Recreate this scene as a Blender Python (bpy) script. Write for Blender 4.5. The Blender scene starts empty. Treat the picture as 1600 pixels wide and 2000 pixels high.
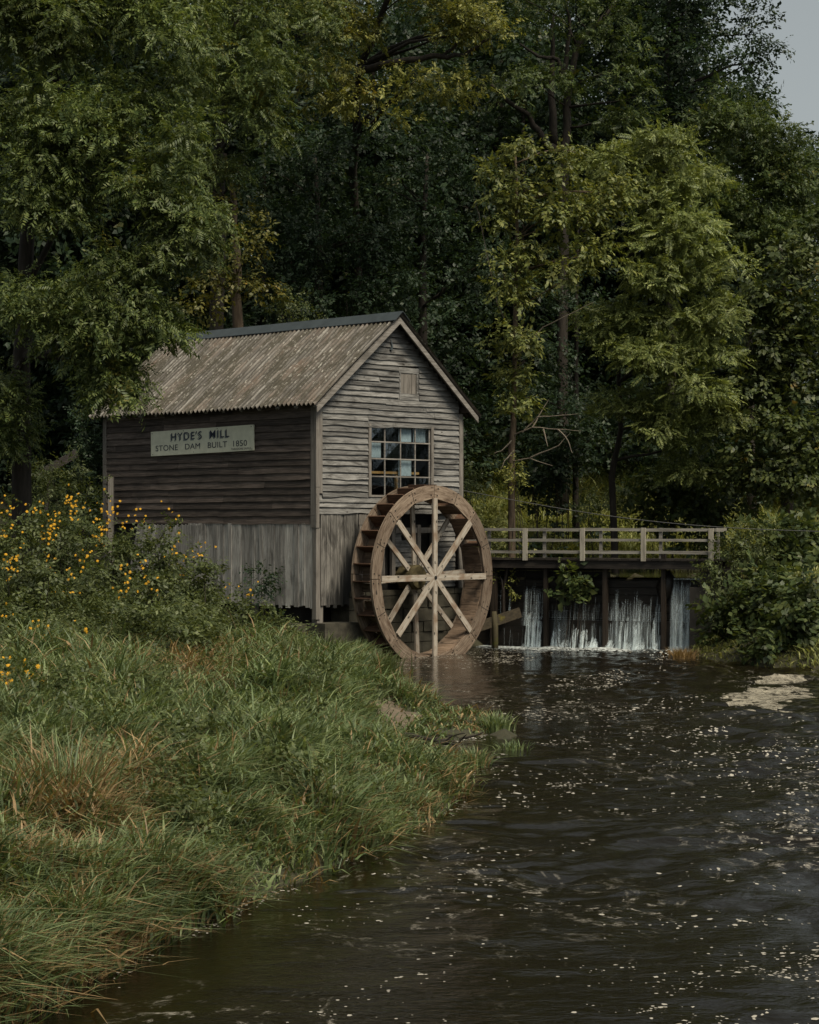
import bpy, math, random
import numpy as np
from mathutils import Vector, Matrix, Euler

sc = bpy.context.scene
COL = sc.collection
R = math.radians
rng = np.random.default_rng(7)
random.seed(7)

# ------------------------------------------------------------------ camera, sky, sun, exposure
EYE = 3.2          # eye height over the water, metres
FPX = 4000.0       # focal length in pixels of the 1600x2000 photograph
HOR = 1025.0       # row of the horizon
cam_d = bpy.data.cameras.new('camera')
cam = bpy.data.objects.new('camera', cam_d)
COL.objects.link(cam)
cam.location = (0, 0, EYE)
cam.rotation_euler = (R(90), 0, 0)
cam_d.sensor_fit = 'VERTICAL'
cam_d.sensor_height = 36.0
cam_d.lens = 36.0 * FPX / 2000.0
cam_d.shift_y = (HOR - 1000.0) / 2000.0
cam_d.clip_end = 2000
cam_d.clip_start = 0.1
sc.camera = cam

SUN_EL, SUN_AZ = 54.0, 141.0     # azimuth clockwise from +Y
w = bpy.data.worlds.new('World')
sc.world = w
w.use_nodes = True
nt = w.node_tree
bg = nt.nodes['Background']
sky = nt.nodes.new('ShaderNodeTexSky')
sky.sky_type = 'NISHITA'
sky.sun_disc = False
sky.sun_elevation = R(SUN_EL)
sky.sun_rotation = R(SUN_AZ)
sky.air_density = 1.0
sky.dust_density = 3.0
sky.ozone_density = 1.0
hs = nt.nodes.new('ShaderNodeHueSaturation')
hs.inputs['Saturation'].default_value = 0.14
nt.links.new(sky.outputs[0], hs.inputs['Color'])
tint = nt.nodes.new('ShaderNodeMix'); tint.data_type = 'RGBA'; tint.blend_type = 'MULTIPLY'
tint.inputs[0].default_value = 1.0; tint.inputs[7].default_value = (0.93, 1.0, 0.985, 1)
nt.links.new(hs.outputs[0], tint.inputs[6])
nt.links.new(tint.outputs[2], bg.inputs['Color'])
bg.inputs['Strength'].default_value = 0.1
sun_d = bpy.data.lights.new('sun', 'SUN')
sun_d.energy = 4.3
sun_d.angle = R(24)
sun_d.color = (1.0, 0.89, 0.69)
sun = bpy.data.objects.new('sun', sun_d)
COL.objects.link(sun)
sd = Vector((math.sin(R(SUN_AZ)) * math.cos(R(SUN_EL)), math.cos(R(SUN_AZ)) * math.cos(R(SUN_EL)), math.sin(R(SUN_EL))))
sun.rotation_euler = (-sd).to_track_quat('-Z', 'Y').to_euler()
sun.location = (20, -10, 30)
sc.view_settings.view_transform = 'Standard'
sc.view_settings.look = 'None'
sc.view_settings.gamma = 1
sc.view_settings.use_curve_mapping = False
sc.view_settings.exposure = 0.02
sc.render.engine = 'CYCLES'
sc.cycles.max_bounces = 6
sc.cycles.transparent_max_bounces = 12
sc.cycles.caustics_reflective = False
sc.cycles.caustics_refractive = False
sc.cycles.use_denoising = True


def P(px, py, D):
    return Vector(((px - 800.0) * D / FPX, D, EYE - (py - HOR) * D / FPX))


# ------------------------------------------------------------------ object helpers
def tag(o, label=None, cat=None, group=None, kind=None):
    if label: o['label'] = label
    if cat: o['category'] = cat
    if group: o['group'] = group
    if kind: o['kind'] = kind
    return o


def thing(name, label, cat, loc=(0, 0, 0), rz=0.0, group=None):
    o = bpy.data.objects.new(name, None)
    COL.objects.link(o)
    o.empty_display_size = 0.3
    o.location = loc
    o.rotation_euler = (0, 0, rz)
    return tag(o, label, cat, group)


def link(name, me, parent=None):
    o = bpy.data.objects.new(name, me)
    COL.objects.link(o)
    if parent: o.parent = parent
    return o


def quads(name, V, mats, parent=None, midx=None, smooth=False, uv=None, F=None):
    """V (n*4,3): every four vertices make one quad (or F gives the quads)."""
    V = np.ascontiguousarray(V, dtype=np.float32).reshape(-1, 3)
    if F is None:
        nf = len(V) // 4
        idx = np.arange(nf * 4, dtype=np.int32)
    else:
        F = np.ascontiguousarray(F, dtype=np.int32)
        nf = len(F)
        idx = F.ravel()
    me = bpy.data.meshes.new(name)
    me.vertices.add(len(V))
    me.vertices.foreach_set('co', V.ravel())
    me.loops.add(nf * 4)
    me.loops.foreach_set('vertex_index', idx)
    me.polygons.add(nf)
    me.polygons.foreach_set('loop_start', np.arange(0, nf * 4, 4, dtype=np.int32))
    if midx is not None:
        me.polygons.foreach_set('material_index', np.ascontiguousarray(midx, dtype=np.int32))
    me.polygons.foreach_set('use_smooth', np.full(nf, bool(smooth)))
    if uv is not None:
        l = me.uv_layers.new(name='UVMap')
        l.data.foreach_set('uv', np.ascontiguousarray(uv, dtype=np.float32).ravel())
    for m in (mats if isinstance(mats, (list, tuple)) else [mats]):
        me.materials.append(m)
    me.update(calc_edges=True)
    return link(name, me, parent)


class MB:
    """Collects boxes, beams, tubes and strips for ONE mesh object."""
    def __init__(self):
        self.v, self.f = [], []

    def add(self, vs, fs):
        n = len(self.v)
        self.v += [tuple(v) for v in vs]
        self.f += [tuple(i + n for i in f) for f in fs]

    def box(self, a, b, mat=None):
        x0, y0, z0 = a; x1, y1, z1 = b
        vs = [(x0, y0, z0), (x1, y0, z0), (x1, y1, z0), (x0, y1, z0), (x0, y0, z1), (x1, y0, z1), (x1, y1, z1), (x0, y1, z1)]
        if mat is not None: vs = [mat @ Vector(v) for v in vs]
        self.add(vs, [(0, 3, 2, 1), (4, 5, 6, 7), (0, 1, 5, 4), (1, 2, 6, 5), (2, 3, 7, 6), (3, 0, 4, 7)])

    def beam(self, p, q, wd, ht, up=(0, 0, 1), taper=1.0):
        p, q = Vector(p), Vector(q)
        x = (q - p).normalized(); y = Vector(up).cross(x)
        if y.length < 1e-4: y = Vector((0, 1, 0)).cross(x)
        y.normalize(); z = x.cross(y)
        vs = []
        for c, k in ((p, 1.0), (q, taper)):
            for sy, sz in ((-1, -1), (1, -1), (1, 1), (-1, 1)):
                vs.append(c + y * (sy * wd * k / 2) + z * (sz * ht * k / 2))
        self.add(vs, [(0, 3, 2, 1), (4, 5, 6, 7), (0, 1, 5, 4), (1, 2, 6, 5), (2, 3, 7, 6), (3, 0, 4, 7)])

    def tube(self, pts, rad, n=7):
        pts = [Vector(p) for p in pts]
        vs, fs = [], []
        for i, p in enumerate(pts):
            t = (pts[min(i + 1, len(pts) - 1)] - pts[max(i - 1, 0)]).normalized()
            a = t.cross(Vector((0.31, 0.95, 0.05)))
            if a.length < 1e-3: a = t.cross(Vector((1, 0, 0)))
            a.normalize(); b = t.cross(a)
            for k in range(n):
                g = 2 * math.pi * k / n
                vs.append(p + (a * math.cos(g) + b * math.sin(g)) * rad[i])
        for i in range(len(pts) - 1):
            for k in range(n):
                k2 = (k + 1) % n
                fs.append((i * n + k, i * n + k2, (i + 1) * n + k2, (i + 1) * n + k))
        fs.append(tuple(range(n))[::-1]); fs.append(tuple(range((len(pts) - 1) * n, len(pts) * n)))
        self.add(vs, fs)

    def build(self, name, mat, parent=None, smooth=False):
        me = bpy.data.meshes.new(name)
        me.from_pydata(self.v, [], self.f)
        if smooth:
            me.polygons.foreach_set('use_smooth', np.ones(len(me.polygons), dtype=bool))
        me.materials.append(mat)
        me.update()
        return link(name, me, parent)


# ------------------------------------------------------------------ materials
def newmat(name):
    m = bpy.data.materials.new(name)
    m.use_nodes = True
    t = m.node_tree
    b = t.nodes['Principled BSDF']
    return m, t, b


def nd(t, typ, **kw):
    n = t.nodes.new(typ)
    for k, v in kw.items():
        if k.startswith('i_'):
            n.inputs[k[2:].replace('_', ' ')].default_value = v
        else:
            setattr(n, k, v)
    return n


def ramp(t, fac, stops, interp='LINEAR'):
    r = t.nodes.new('ShaderNodeValToRGB')
    r.color_ramp.interpolation = interp
    els = r.color_ramp.elements
    while len(els) < len(stops): els.new(0.5)
    for e, (p, c) in zip(els, stops):
        e.position = p
        e.color = (c[0], c[1], c[2], 1) if hasattr(c, '__len__') else (c, c, c, 1)
    t.links.new(fac, r.inputs[0])
    return r.outputs[0]


def mixc(t, fac, a, b, typ='MIX'):
    m = t.nodes.new('ShaderNodeMix')
    m.data_type = 'RGBA'; m.blend_type = typ
    for sock, val in ((m.inputs[0], fac), (m.inputs[6], a), (m.inputs[7], b)):
        if hasattr(val, 'is_linked') or hasattr(val, 'links'):
            t.links.new(val, sock)
        elif isinstance(val, (int, float)):
            sock.default_value = val
        else:
            sock.default_value = (val[0], val[1], val[2], 1)
    return m.outputs[2]


def noise(t, vec, scale, detail=4, rough=0.55, dist=0.0):
    n = nd(t, 'ShaderNodeTexNoise')
    n.inputs['Scale'].default_value = scale
    n.inputs['Detail'].default_value = detail
    n.inputs['Roughness'].default_value = rough
    n.inputs['Distortion'].default_value = dist
    if vec is not None: t.links.new(vec, n.inputs['Vector'])
    return n.outputs[0]


def coords(t, scale=(1, 1, 1), src='Object'):
    tc = t.nodes.new('ShaderNodeTexCoord')
    mp = t.nodes.new('ShaderNodeMapping')
    mp.inputs['Scale'].default_value = scale
    t.links.new(tc.outputs[src], mp.inputs[0])
    return mp.outputs[0]


def wood(name, cols, axis, grain=26.0, along=1.3, stain=(0.02, 0.018, 0.016), stain_amt=0.55, stain_scale=1.1, vary=0.5,
         knots=0.3, rough=0.85, bump=0.35, src='Object', moss=None, edge=0.35):
    m, t, b = newmat(name)
    s = [grain] * 3
    s[axis] = along
    v = coords(t, s, src)
    g = noise(t, v, 1.0, 6, 0.62, 0.25)
    c = ramp(t, g, [(0.28, cols[0]), (0.5, cols[1]), (0.72, cols[2])])
    geo = t.nodes.new('ShaderNodeNewGeometry')
    rnd = ramp(t, geo.outputs['Random Per Island'], [(0, 1 - vary), (1, 1 + vary * 0.45)])
    c = mixc(t, 1.0, c, rnd, 'MULTIPLY')
    s2 = [3.0] * 3; s2[axis] = 1.0
    st = noise(t, coords(t, s2, src), stain_scale, 5, 0.7, 0.6)
    sm = ramp(t, st, [(0.5, 0.0), (0.68, stain_amt)])
    c = mixc(t, sm, c, stain)
    if knots > 0:
        s3 = [9.0] * 3; s3[axis] = 4.0
        kn = noise(t, coords(t, s3, src), 1.0, 3, 0.5, 0.4)
        km = ramp(t, kn, [(0.68, 0.0), (0.74, knots)])
        c = mixc(t, km, c, (0.012, 0.01, 0.008))
    if moss:
        mn = noise(t, coords(t, (1, 1, 1), src), 2.2, 6, 0.7, 0.3)
        mm = ramp(t, mn, [(moss[1], 0.0), (moss[1] + 0.12, 0.85)])
        c = mixc(t, mm, c, moss[0])
    t.links.new(c, b.inputs['Base Color'])
    b.inputs['Roughness'].default_value = rough
    b.inputs['Specular IOR Level'].default_value = 0.25
    bp = nd(t, 'ShaderNodeBump', i_Strength=bump, i_Distance=0.01)
    t.links.new(g, bp.inputs['Height'])
    t.links.new(bp.outputs[0], b.inputs['Normal'])
    return m


def leafmat(name, dark, mid, light, accent=None, acc=0.0, trans=0.35, nscale=0.5, spec=0.35):
    m, t, b = newmat(name)
    geo = t.nodes.new('ShaderNodeNewGeometry')
    c = ramp(t, geo.outputs['Random Per Island'], [(0.0, dark), (0.5, mid), (1.0, light)])
    n = noise(t, coords(t), nscale, 3, 0.6)
    lift = ramp(t, n, [(0.3, 0.62), (0.7, 1.35)])
    c = mixc(t, 1.0, c, lift, 'MULTIPLY')
    if accent:
        n2 = noise(t, coords(t), nscale * 1.7, 4, 0.7)
        m2 = ramp(t, n2, [(0.62 - acc * 0.3, 0.0), (0.72 - acc * 0.3, 1.0)])
        r2 = nd(t, 'ShaderNodeMath', operation='MULTIPLY')
        t.links.new(m2, r2.inputs[0])
        r3 = ramp(t, geo.outputs['Random Per Island'], [(0.35, 0.0), (0.6, 0.85)])
        t.links.new(r3, r2.inputs[1])
        c = mixc(t, r2.outputs[0], c, accent)
    t.links.new(c, b.inputs['Base Color'])
    b.inputs['Roughness'].default_value = 0.5
    b.inputs['Specular IOR Level'].default_value = spec
    tr = nd(t, 'ShaderNodeBsdfTranslucent')
    c2 = mixc(t, 1.0, c, (1.25, 1.2, 0.6), 'MULTIPLY')
    t.links.new(c2, tr.inputs['Color'])
    mx = nd(t, 'ShaderNodeMixShader')
    mx.inputs[0].default_value = trans
    t.links.new(b.outputs[0], mx.inputs[1])
    t.links.new(tr.outputs[0], mx.inputs[2])
    t.links.new(mx.outputs[0], t.nodes['Material Output'].inputs['Surface'])
    return m


def plain(name, col, rough=0.8, spec=0.3, metal=0.0, var=0.35, nscale=6.0, bump=0.2):
    m, t, b = newmat(name)
    n = noise(t, coords(t), nscale, 6, 0.65, 0.2)
    k = ramp(t, n, [(0.25, 1 - var), (0.75, 1 + var)])
    t.links.new(mixc(t, 1.0, col, k, 'MULTIPLY'), b.inputs['Base Color'])
    b.inputs['Roughness'].default_value = rough
    b.inputs['Specular IOR Level'].default_value = spec
    b.inputs['Metallic'].default_value = metal
    bp = nd(t, 'ShaderNodeBump', i_Strength=bump, i_Distance=0.02)
    t.links.new(n, bp.inputs['Height'])
    t.links.new(bp.outputs[0], b.inputs['Normal'])
    return m


M = {}
M['gable'] = wood('weathered_grey_boards', ((0.05, 0.048, 0.046), (0.17, 0.163, 0.155), (0.29, 0.28, 0.265)), 0, grain=42, along=2.2, stain_amt=0.8, stain_scale=1.3, vary=0.45, bump=0.6, knots=0.9)
M['long'] = wood('dark_brown_boards', ((0.035, 0.027, 0.023), (0.1, 0.078, 0.067), (0.175, 0.14, 0.12)), 1, grain=40, along=2.0, stain_amt=0.6, stain_scale=0.8, vary=0.5, knots=0.3)
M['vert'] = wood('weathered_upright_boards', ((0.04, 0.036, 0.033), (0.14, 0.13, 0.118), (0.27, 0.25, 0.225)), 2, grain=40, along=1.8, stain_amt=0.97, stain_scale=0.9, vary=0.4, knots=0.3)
M['vertdark'] = wood('brown_upright_boards', ((0.11, 0.1, 0.092), (0.36, 0.335, 0.31), (0.58, 0.55, 0.515)), 2, grain=40, along=1.8, stain_amt=0.6, stain_scale=0.9, vary=0.45, knots=0.3)
M['trimz'] = wood('weathered_trim', ((0.09, 0.08, 0.07), (0.17, 0.152, 0.135), (0.24, 0.22, 0.2)), 2, stain_amt=0.5, vary=0.2)
M['trimx'] = wood('weathered_rake_trim', ((0.1, 0.09, 0.08), (0.19, 0.172, 0.155), (0.27, 0.25, 0.23)), 0, stain_amt=0.45, vary=0.2)
M['rim'] = wood('brown_wheel_wood', ((0.06, 0.042, 0.03), (0.19, 0.14, 0.103), (0.31, 0.248, 0.19)), 0, src='UV', grain=34, along=2.6, stain=(0.07, 0.042, 0.026), stain_amt=0.85, stain_scale=2.6, vary=0.4, knots=1.0)
M['spoke'] = wood('bleached_spoke_wood', ((0.2, 0.16, 0.125), (0.34, 0.295, 0.245), (0.44, 0.4, 0.345)), 0, grain=22, along=1.6, stain=(0.16, 0.095, 0.055), stain_amt=0.75, stain_scale=1.5, vary=0.25, knots=0.9)
M['paddle'] = wood('rusty_brown_paddle_wood', ((0.04, 0.022, 0.015), (0.105, 0.058, 0.037), (0.17, 0.1, 0.064)), 1, grain=20, along=2, stain_amt=0.5, stain_scale=2.0, vary=0.4)
M['sole'] = wood('brown_drum_planks', ((0.07, 0.045, 0.03), (0.17, 0.118, 0.082), (0.25, 0.18, 0.13)), 1, grain=20, along=2, stain_amt=0.85, stain_scale=2.0, vary=0.4, knots=0.9)
M['rail'] = wood('grey_rail_wood', ((0.12, 0.11, 0.095), (0.22, 0.205, 0.18), (0.3, 0.28, 0.25)), 0, stain_amt=0.5, vary=0.35, knots=0.6)
M['post'] = wood('pale_post_wood', ((0.18, 0.16, 0.13), (0.33, 0.3, 0.25), (0.42, 0.39, 0.33)), 2, stain_amt=0.35, vary=0.25)
M['wet'] = wood('dark_wet_timber', ((0.012, 0.01, 0.009), (0.028, 0.023, 0.02), (0.05, 0.042, 0.034)), 0, stain_amt=0.3, vary=0.4, rough=0.55)
M['damwood'] = wood('shade_darkened_wet_planks', ((0.004, 0.0035, 0.003), (0.011, 0.009, 0.0075), (0.022, 0.018, 0.014)), 0, stain_amt=0.3, vary=0.4, rough=0.5)  # wet timber colour, darkened further to paint in the shade of the recess
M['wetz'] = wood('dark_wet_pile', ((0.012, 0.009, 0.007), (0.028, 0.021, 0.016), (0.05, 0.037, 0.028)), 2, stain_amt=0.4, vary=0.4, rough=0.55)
M['mossy'] = wood('mossy_timber', ((0.03, 0.024, 0.014), (0.06, 0.05, 0.028), (0.1, 0.08, 0.045)), 2, stain_amt=0.4, vary=0.3, moss=((0.08, 0.08, 0.016), 0.5))
M['flume'] = wood('dark_mossy_board', ((0.02, 0.016, 0.01), (0.045, 0.035, 0.022), (0.07, 0.055, 0.035)), 0, stain_amt=0.3, vary=0.2, moss=((0.12, 0.1, 0.015), 0.55))
M['drum'] = plain('mossy_brown_drum', (0.06, 0.048, 0.022), 0.9, var=0.7, nscale=7, bump=0.6)
M['stone'] = plain('mossy_stone', (0.05, 0.045, 0.033), 0.9, var=0.6, nscale=3.5, bump=0.8)
M['concrete'] = plain('dark_damp_concrete', (0.05, 0.044, 0.038), 0.75, var=0.6, nscale=4, bump=0.6)
M['bark'] = wood('dark_bark', ((0.012, 0.01, 0.008), (0.026, 0.021, 0.017), (0.048, 0.039, 0.031)), 2, grain=12, along=2.0, stain_amt=0.3, vary=0.1, bump=0.9, moss=((0.03, 0.035, 0.012), 0.6))
M['barklight'] = wood('brown_bark', ((0.05, 0.035, 0.024), (0.1, 0.073, 0.05), (0.16, 0.122, 0.085)), 2, grain=12, along=2.0, stain_amt=0.3, vary=0.1, bump=0.9)
M['twig'] = wood('bare_grey_twigs', ((0.1, 0.08, 0.06), (0.17, 0.14, 0.11), (0.22, 0.19, 0.15)), 2, stain_amt=0.3, vary=0.2)
M['raft'] = plain('tan_foam', (0.25, 0.225, 0.175), 0.7, var=0.45, nscale=4, bump=0.6)
M['foam'] = plain('river_foam', (0.33, 0.305, 0.26), 0.7, var=0.25, nscale=9, bump=0.2)
M['foam2'] = plain('falls_foam', (0.45, 0.48, 0.48), 0.7, var=0.3, nscale=9, bump=0.3)
M['sand'] = plain('damp_sand', (0.12, 0.092, 0.066), 0.9, var=0.5, nscale=7, bump=0.6)
M['cable'] = plain('black_cable', (0.09, 0.09, 0.09), 0.5, var=0.1)
M['capmetal'] = plain('blue_grey_metal', (0.038, 0.047, 0.052), 0.45, spec=0.5, metal=0.0, var=0.3, nscale=3)
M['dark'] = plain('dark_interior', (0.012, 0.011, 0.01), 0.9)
M['petal'] = plain('yellow_petals', (0.52, 0.28, 0.014), 0.6, var=0.25, nscale=30, bump=0)
M['sign'] = plain('cream_sign_paint', (0.6, 0.59, 0.47), 0.6, var=0.14, nscale=5, bump=0.05)
M['ink'] = plain('navy_paint', (0.014, 0.02, 0.04), 0.6, var=0.1)
M['inkfade'] = plain('faded_navy_paint', (0.16, 0.18, 0.18), 0.6, var=0.3, nscale=20)
M['curtain'] = plain('pale_curtain', (0.42, 0.45, 0.48), 0.9, var=0.2, nscale=14)
M['orange'] = wood('orange_pine', ((0.3, 0.15, 0.05), (0.42, 0.22, 0.08), (0.5, 0.28, 0.1)), 0, stain_amt=0.1, vary=0.1)

M['walnut'] = leafmat('walnut_leaves', (0.038, 0.06, 0.018), (0.082, 0.112, 0.032), (0.152, 0.178, 0.052), (0.26, 0.19, 0.03), 0.02)
M['midgreen'] = leafmat('mid_green_leaves', (0.03, 0.05, 0.016), (0.06, 0.088, 0.026), (0.108, 0.132, 0.038), (0.24, 0.18, 0.025), 0.03)
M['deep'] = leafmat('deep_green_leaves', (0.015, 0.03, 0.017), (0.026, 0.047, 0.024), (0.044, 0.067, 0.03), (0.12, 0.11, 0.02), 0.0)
M['golden'] = leafmat('yellowing_leaves', (0.075, 0.09, 0.024), (0.165, 0.175, 0.044), (0.27, 0.258, 0.062), (0.3, 0.2, 0.02), 0.0)
M['vine'] = leafmat('vine_leaves', (0.06, 0.078, 0.022), (0.125, 0.145, 0.04), (0.21, 0.212, 0.058), (0.26, 0.2, 0.03), 0.0)
M['sumac'] = leafmat('bright_pinnate_leaves', (0.072, 0.098, 0.03), (0.155, 0.188, 0.058), (0.245, 0.268, 0.085), None)
M['autumn'] = leafmat('green_and_orange_leaves', (0.03, 0.046, 0.016), (0.062, 0.082, 0.026), (0.108, 0.125, 0.036), (0.32, 0.17, 0.018), 0.04)
M['orangeleaf'] = leafmat('orange_leaves', (0.042, 0.052, 0.014), (0.09, 0.092, 0.02), (0.155, 0.135, 0.026), (0.26, 0.145, 0.018), 0.04)
M['bush'] = leafmat('bush_leaves', (0.03, 0.048, 0.018), (0.06, 0.085, 0.028), (0.11, 0.13, 0.04), (0.16, 0.15, 0.03), 0.0, nscale=1.2)
M['weed'] = leafmat('weed_leaves', (0.042, 0.058, 0.022), (0.08, 0.1, 0.036), (0.13, 0.15, 0.054), (0.16, 0.13, 0.04), 0.0, nscale=1.2)
M['grass'] = leafmat('river_bank_grass', (0.056, 0.085, 0.037), (0.122, 0.165, 0.068), (0.225, 0.262, 0.12), (0.3, 0.21, 0.1), 0.02, trans=0.3, nscale=1.5, spec=0.4)
M['drygrass'] = leafmat('dry_grass', (0.14, 0.09, 0.04), (0.25, 0.165, 0.08), (0.36, 0.25, 0.13), None, trans=0.25)
M['bankgrass'] = leafmat('far_bank_grass', (0.1, 0.122, 0.036), (0.2, 0.215, 0.068), (0.3, 0.295, 0.11), (0.28, 0.2, 0.04), 0.08, trans=0.3, nscale=0.7)

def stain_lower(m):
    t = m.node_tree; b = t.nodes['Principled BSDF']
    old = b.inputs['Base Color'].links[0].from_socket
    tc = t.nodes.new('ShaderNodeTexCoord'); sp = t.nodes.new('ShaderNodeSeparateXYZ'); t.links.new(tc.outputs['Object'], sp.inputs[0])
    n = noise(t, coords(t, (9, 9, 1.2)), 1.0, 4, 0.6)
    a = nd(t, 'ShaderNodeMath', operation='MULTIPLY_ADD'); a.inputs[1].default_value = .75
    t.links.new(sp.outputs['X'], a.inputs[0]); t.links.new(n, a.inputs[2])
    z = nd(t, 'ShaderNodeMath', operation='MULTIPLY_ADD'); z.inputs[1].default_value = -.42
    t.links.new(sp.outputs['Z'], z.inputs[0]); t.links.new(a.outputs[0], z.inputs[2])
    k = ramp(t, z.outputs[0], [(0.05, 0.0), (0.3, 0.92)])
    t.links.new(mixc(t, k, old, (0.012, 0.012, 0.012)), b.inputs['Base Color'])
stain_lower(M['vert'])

# --- roof: rust, moss and pale lichen running down the slope
def roofmat():
    m, t, b = newmat('rusty_corrugated_metal')
    g = noise(t, coords(t, (0.35, 6.45, 0.35)), 1.6, 5, 0.65, 0.0)
    c = ramp(t, g, [(0.28, (0.04, 0.035, 0.031)), (0.45, (0.098, 0.087, 0.076)), (0.58, (0.17, 0.156, 0.14)), (0.75, (0.3, 0.285, 0.262))])
    n = noise(t, coords(t, (0.55, 1.1, 0.55)), 1.0, 5, 0.7, 0.4)
    c = mixc(t, ramp(t, n, [(0.46, 0.0), (0.64, 0.6)]), c, (0.105, 0.064, 0.04))
    n2 = noise(t, coords(t, (0.7, 2.2, 0.7)), 1.5, 7, 0.75, 0.2)
    c = mixc(t, ramp(t, n2, [(0.46, 0.0), (0.56, 0.94)]), c, (0.042, 0.036, 0.023))
    n3 = noise(t, coords(t, (5.0, 12.0, 5.0)), 1.6, 5, 0.8)
    c = mixc(t, ramp(t, n3, [(0.56, 0.0), (0.64, 0.8)]), c, (0.36, 0.34, 0.3))
    # valleys of the sheet painted darker: dirt, plus shade so the corrugation reads
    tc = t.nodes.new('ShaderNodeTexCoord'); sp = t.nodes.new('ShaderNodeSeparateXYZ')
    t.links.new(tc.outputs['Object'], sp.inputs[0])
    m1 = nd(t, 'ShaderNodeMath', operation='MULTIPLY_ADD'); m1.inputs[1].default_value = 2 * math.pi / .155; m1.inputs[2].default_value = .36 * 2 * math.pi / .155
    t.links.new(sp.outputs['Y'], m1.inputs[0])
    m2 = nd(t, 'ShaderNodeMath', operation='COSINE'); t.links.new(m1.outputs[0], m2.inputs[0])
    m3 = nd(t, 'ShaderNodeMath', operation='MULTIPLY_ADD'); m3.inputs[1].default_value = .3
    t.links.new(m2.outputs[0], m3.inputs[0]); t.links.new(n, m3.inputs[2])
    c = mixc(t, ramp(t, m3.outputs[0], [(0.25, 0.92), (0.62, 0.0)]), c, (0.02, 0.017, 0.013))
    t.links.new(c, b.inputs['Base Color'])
    b.inputs['Roughness'].default_value = 0.7
    b.inputs['Specular IOR Level'].default_value = 0.3
    return m
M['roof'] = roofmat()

def watermat(name, base, calm=False):
    m, t, b = newmat(name)
    b.inputs['Base Color'].default_value = (*base, 1)
    b.inputs['Roughness'].default_value = 0.06
    b.inputs['IOR'].default_value = 1.33
    b.inputs['Specular IOR Level'].default_value = 0.5
    b.inputs['Roughness'].default_value = 0.07
    big = noise(t, coords(t, (0.75, 0.8, 1.0)), 0.5, 3, 0.5, 1.6)
    mid = noise(t, coords(t, (1.0, 1.6, 1.0)), 2.2, 4, 0.6, 0.9)
    fine = noise(t, coords(t, (1.0, 2.0, 1.0)), 8.0, 4, 0.6, 0.4)
    tc = t.nodes.new('ShaderNodeTexCoord'); sp = t.nodes.new('ShaderNodeSeparateXYZ'); t.links.new(tc.outputs['Object'], sp.inputs[0])
    # the current runs along the right side: livelier water there
    ra = nd(t, 'ShaderNodeMath', operation='MULTIPLY_ADD'); ra.inputs[1].default_value = .2
    yb = nd(t, 'ShaderNodeMath', operation='MULTIPLY_ADD'); yb.inputs[1].default_value = -.012
    t.links.new(sp.outputs['Y'], yb.inputs[0]); t.links.new(noise(t, coords(t, (0.35, 0.14, 1.0)), 1.0, 3, 0.5, 1.0), yb.inputs[2])
    t.links.new(sp.outputs['X'], ra.inputs[0]); t.links.new(yb.outputs[0], ra.inputs[2])
    zone = ramp(t, ra.outputs[0], [(0.4, 0.5), (1.0, 1.2)])
    def mad(x, k, y):
        n_ = nd(t, 'ShaderNodeMath', operation='MULTIPLY_ADD'); n_.inputs[1].default_value = k
        t.links.new(x, n_.inputs[0])
        if y is not None: t.links.new(y, n_.inputs[2])
        else: n_.inputs[2].default_value = 0
        return n_.outputs[0]
    hgt = mad(fine, .5, mad(big, 1.0 if calm else .0, mid))
    a3 = nd(t, 'ShaderNodeMath', operation='MULTIPLY')
    t.links.new(hgt, a3.inputs[0]); t.links.new(zone, a3.inputs[1])
    bp = nd(t, 'ShaderNodeBump', i_Strength=1.0, i_Distance=0.012 if calm else 0.02)
    t.links.new(a3.outputs[0], bp.inputs['Height'])
    t.links.new(bp.outputs[0], b.inputs['Normal'])
    if not calm:
        # thin foam film drawn out in swirls by the current
        sw = noise(t, coords(t, (0.6, 0.42, 1.0)), 1.0, 5, 0.62, 2.4)
        rid = ramp(t, sw, [(0.47, 0.0), (0.5, 1.0), (0.53, 0.0)])
        brk = ramp(t, noise(t, coords(t, (7.0, 7.0, 1.0)), 1.0, 4, 0.7, 0.5), [(0.48, 0.0), (0.62, 1.0)])
        pat = ramp(t, noise(t, coords(t, (0.3, 0.16, 1.0)), 1.0, 2, 0.5, 0.5), [(0.45, 0.0), (0.62, 1.0)])
        k1 = nd(t, 'ShaderNodeMath', operation='MULTIPLY'); t.links.new(rid, k1.inputs[0]); t.links.new(brk, k1.inputs[1])
        k2 = nd(t, 'ShaderNodeMath', operation='MULTIPLY'); t.links.new(k1.outputs[0], k2.inputs[0]); t.links.new(pat, k2.inputs[1])
        k3 = mad(k2.outputs[0], .8, None)
        t.links.new(mixc(t, k3, base, (0.34, 0.31, 0.26)), b.inputs['Base Color'])
        t.links.new(mad(k3, .7, None), b.inputs['Roughness'])
        k4 = nd(t, 'ShaderNodeMath', operation='MAXIMUM'); k4.inputs[1].default_value = .07
        t.links.new(b.inputs['Roughness'].links[0].from_socket, k4.inputs[0]); t.links.new(k4.outputs[0], b.inputs['Roughness'])
    return m
M['water'] = watermat('brown_river_water', (0.007, 0.0055, 0.003))
M['pond'] = watermat('pond_water', (0.02, 0.022, 0.008), True)

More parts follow.
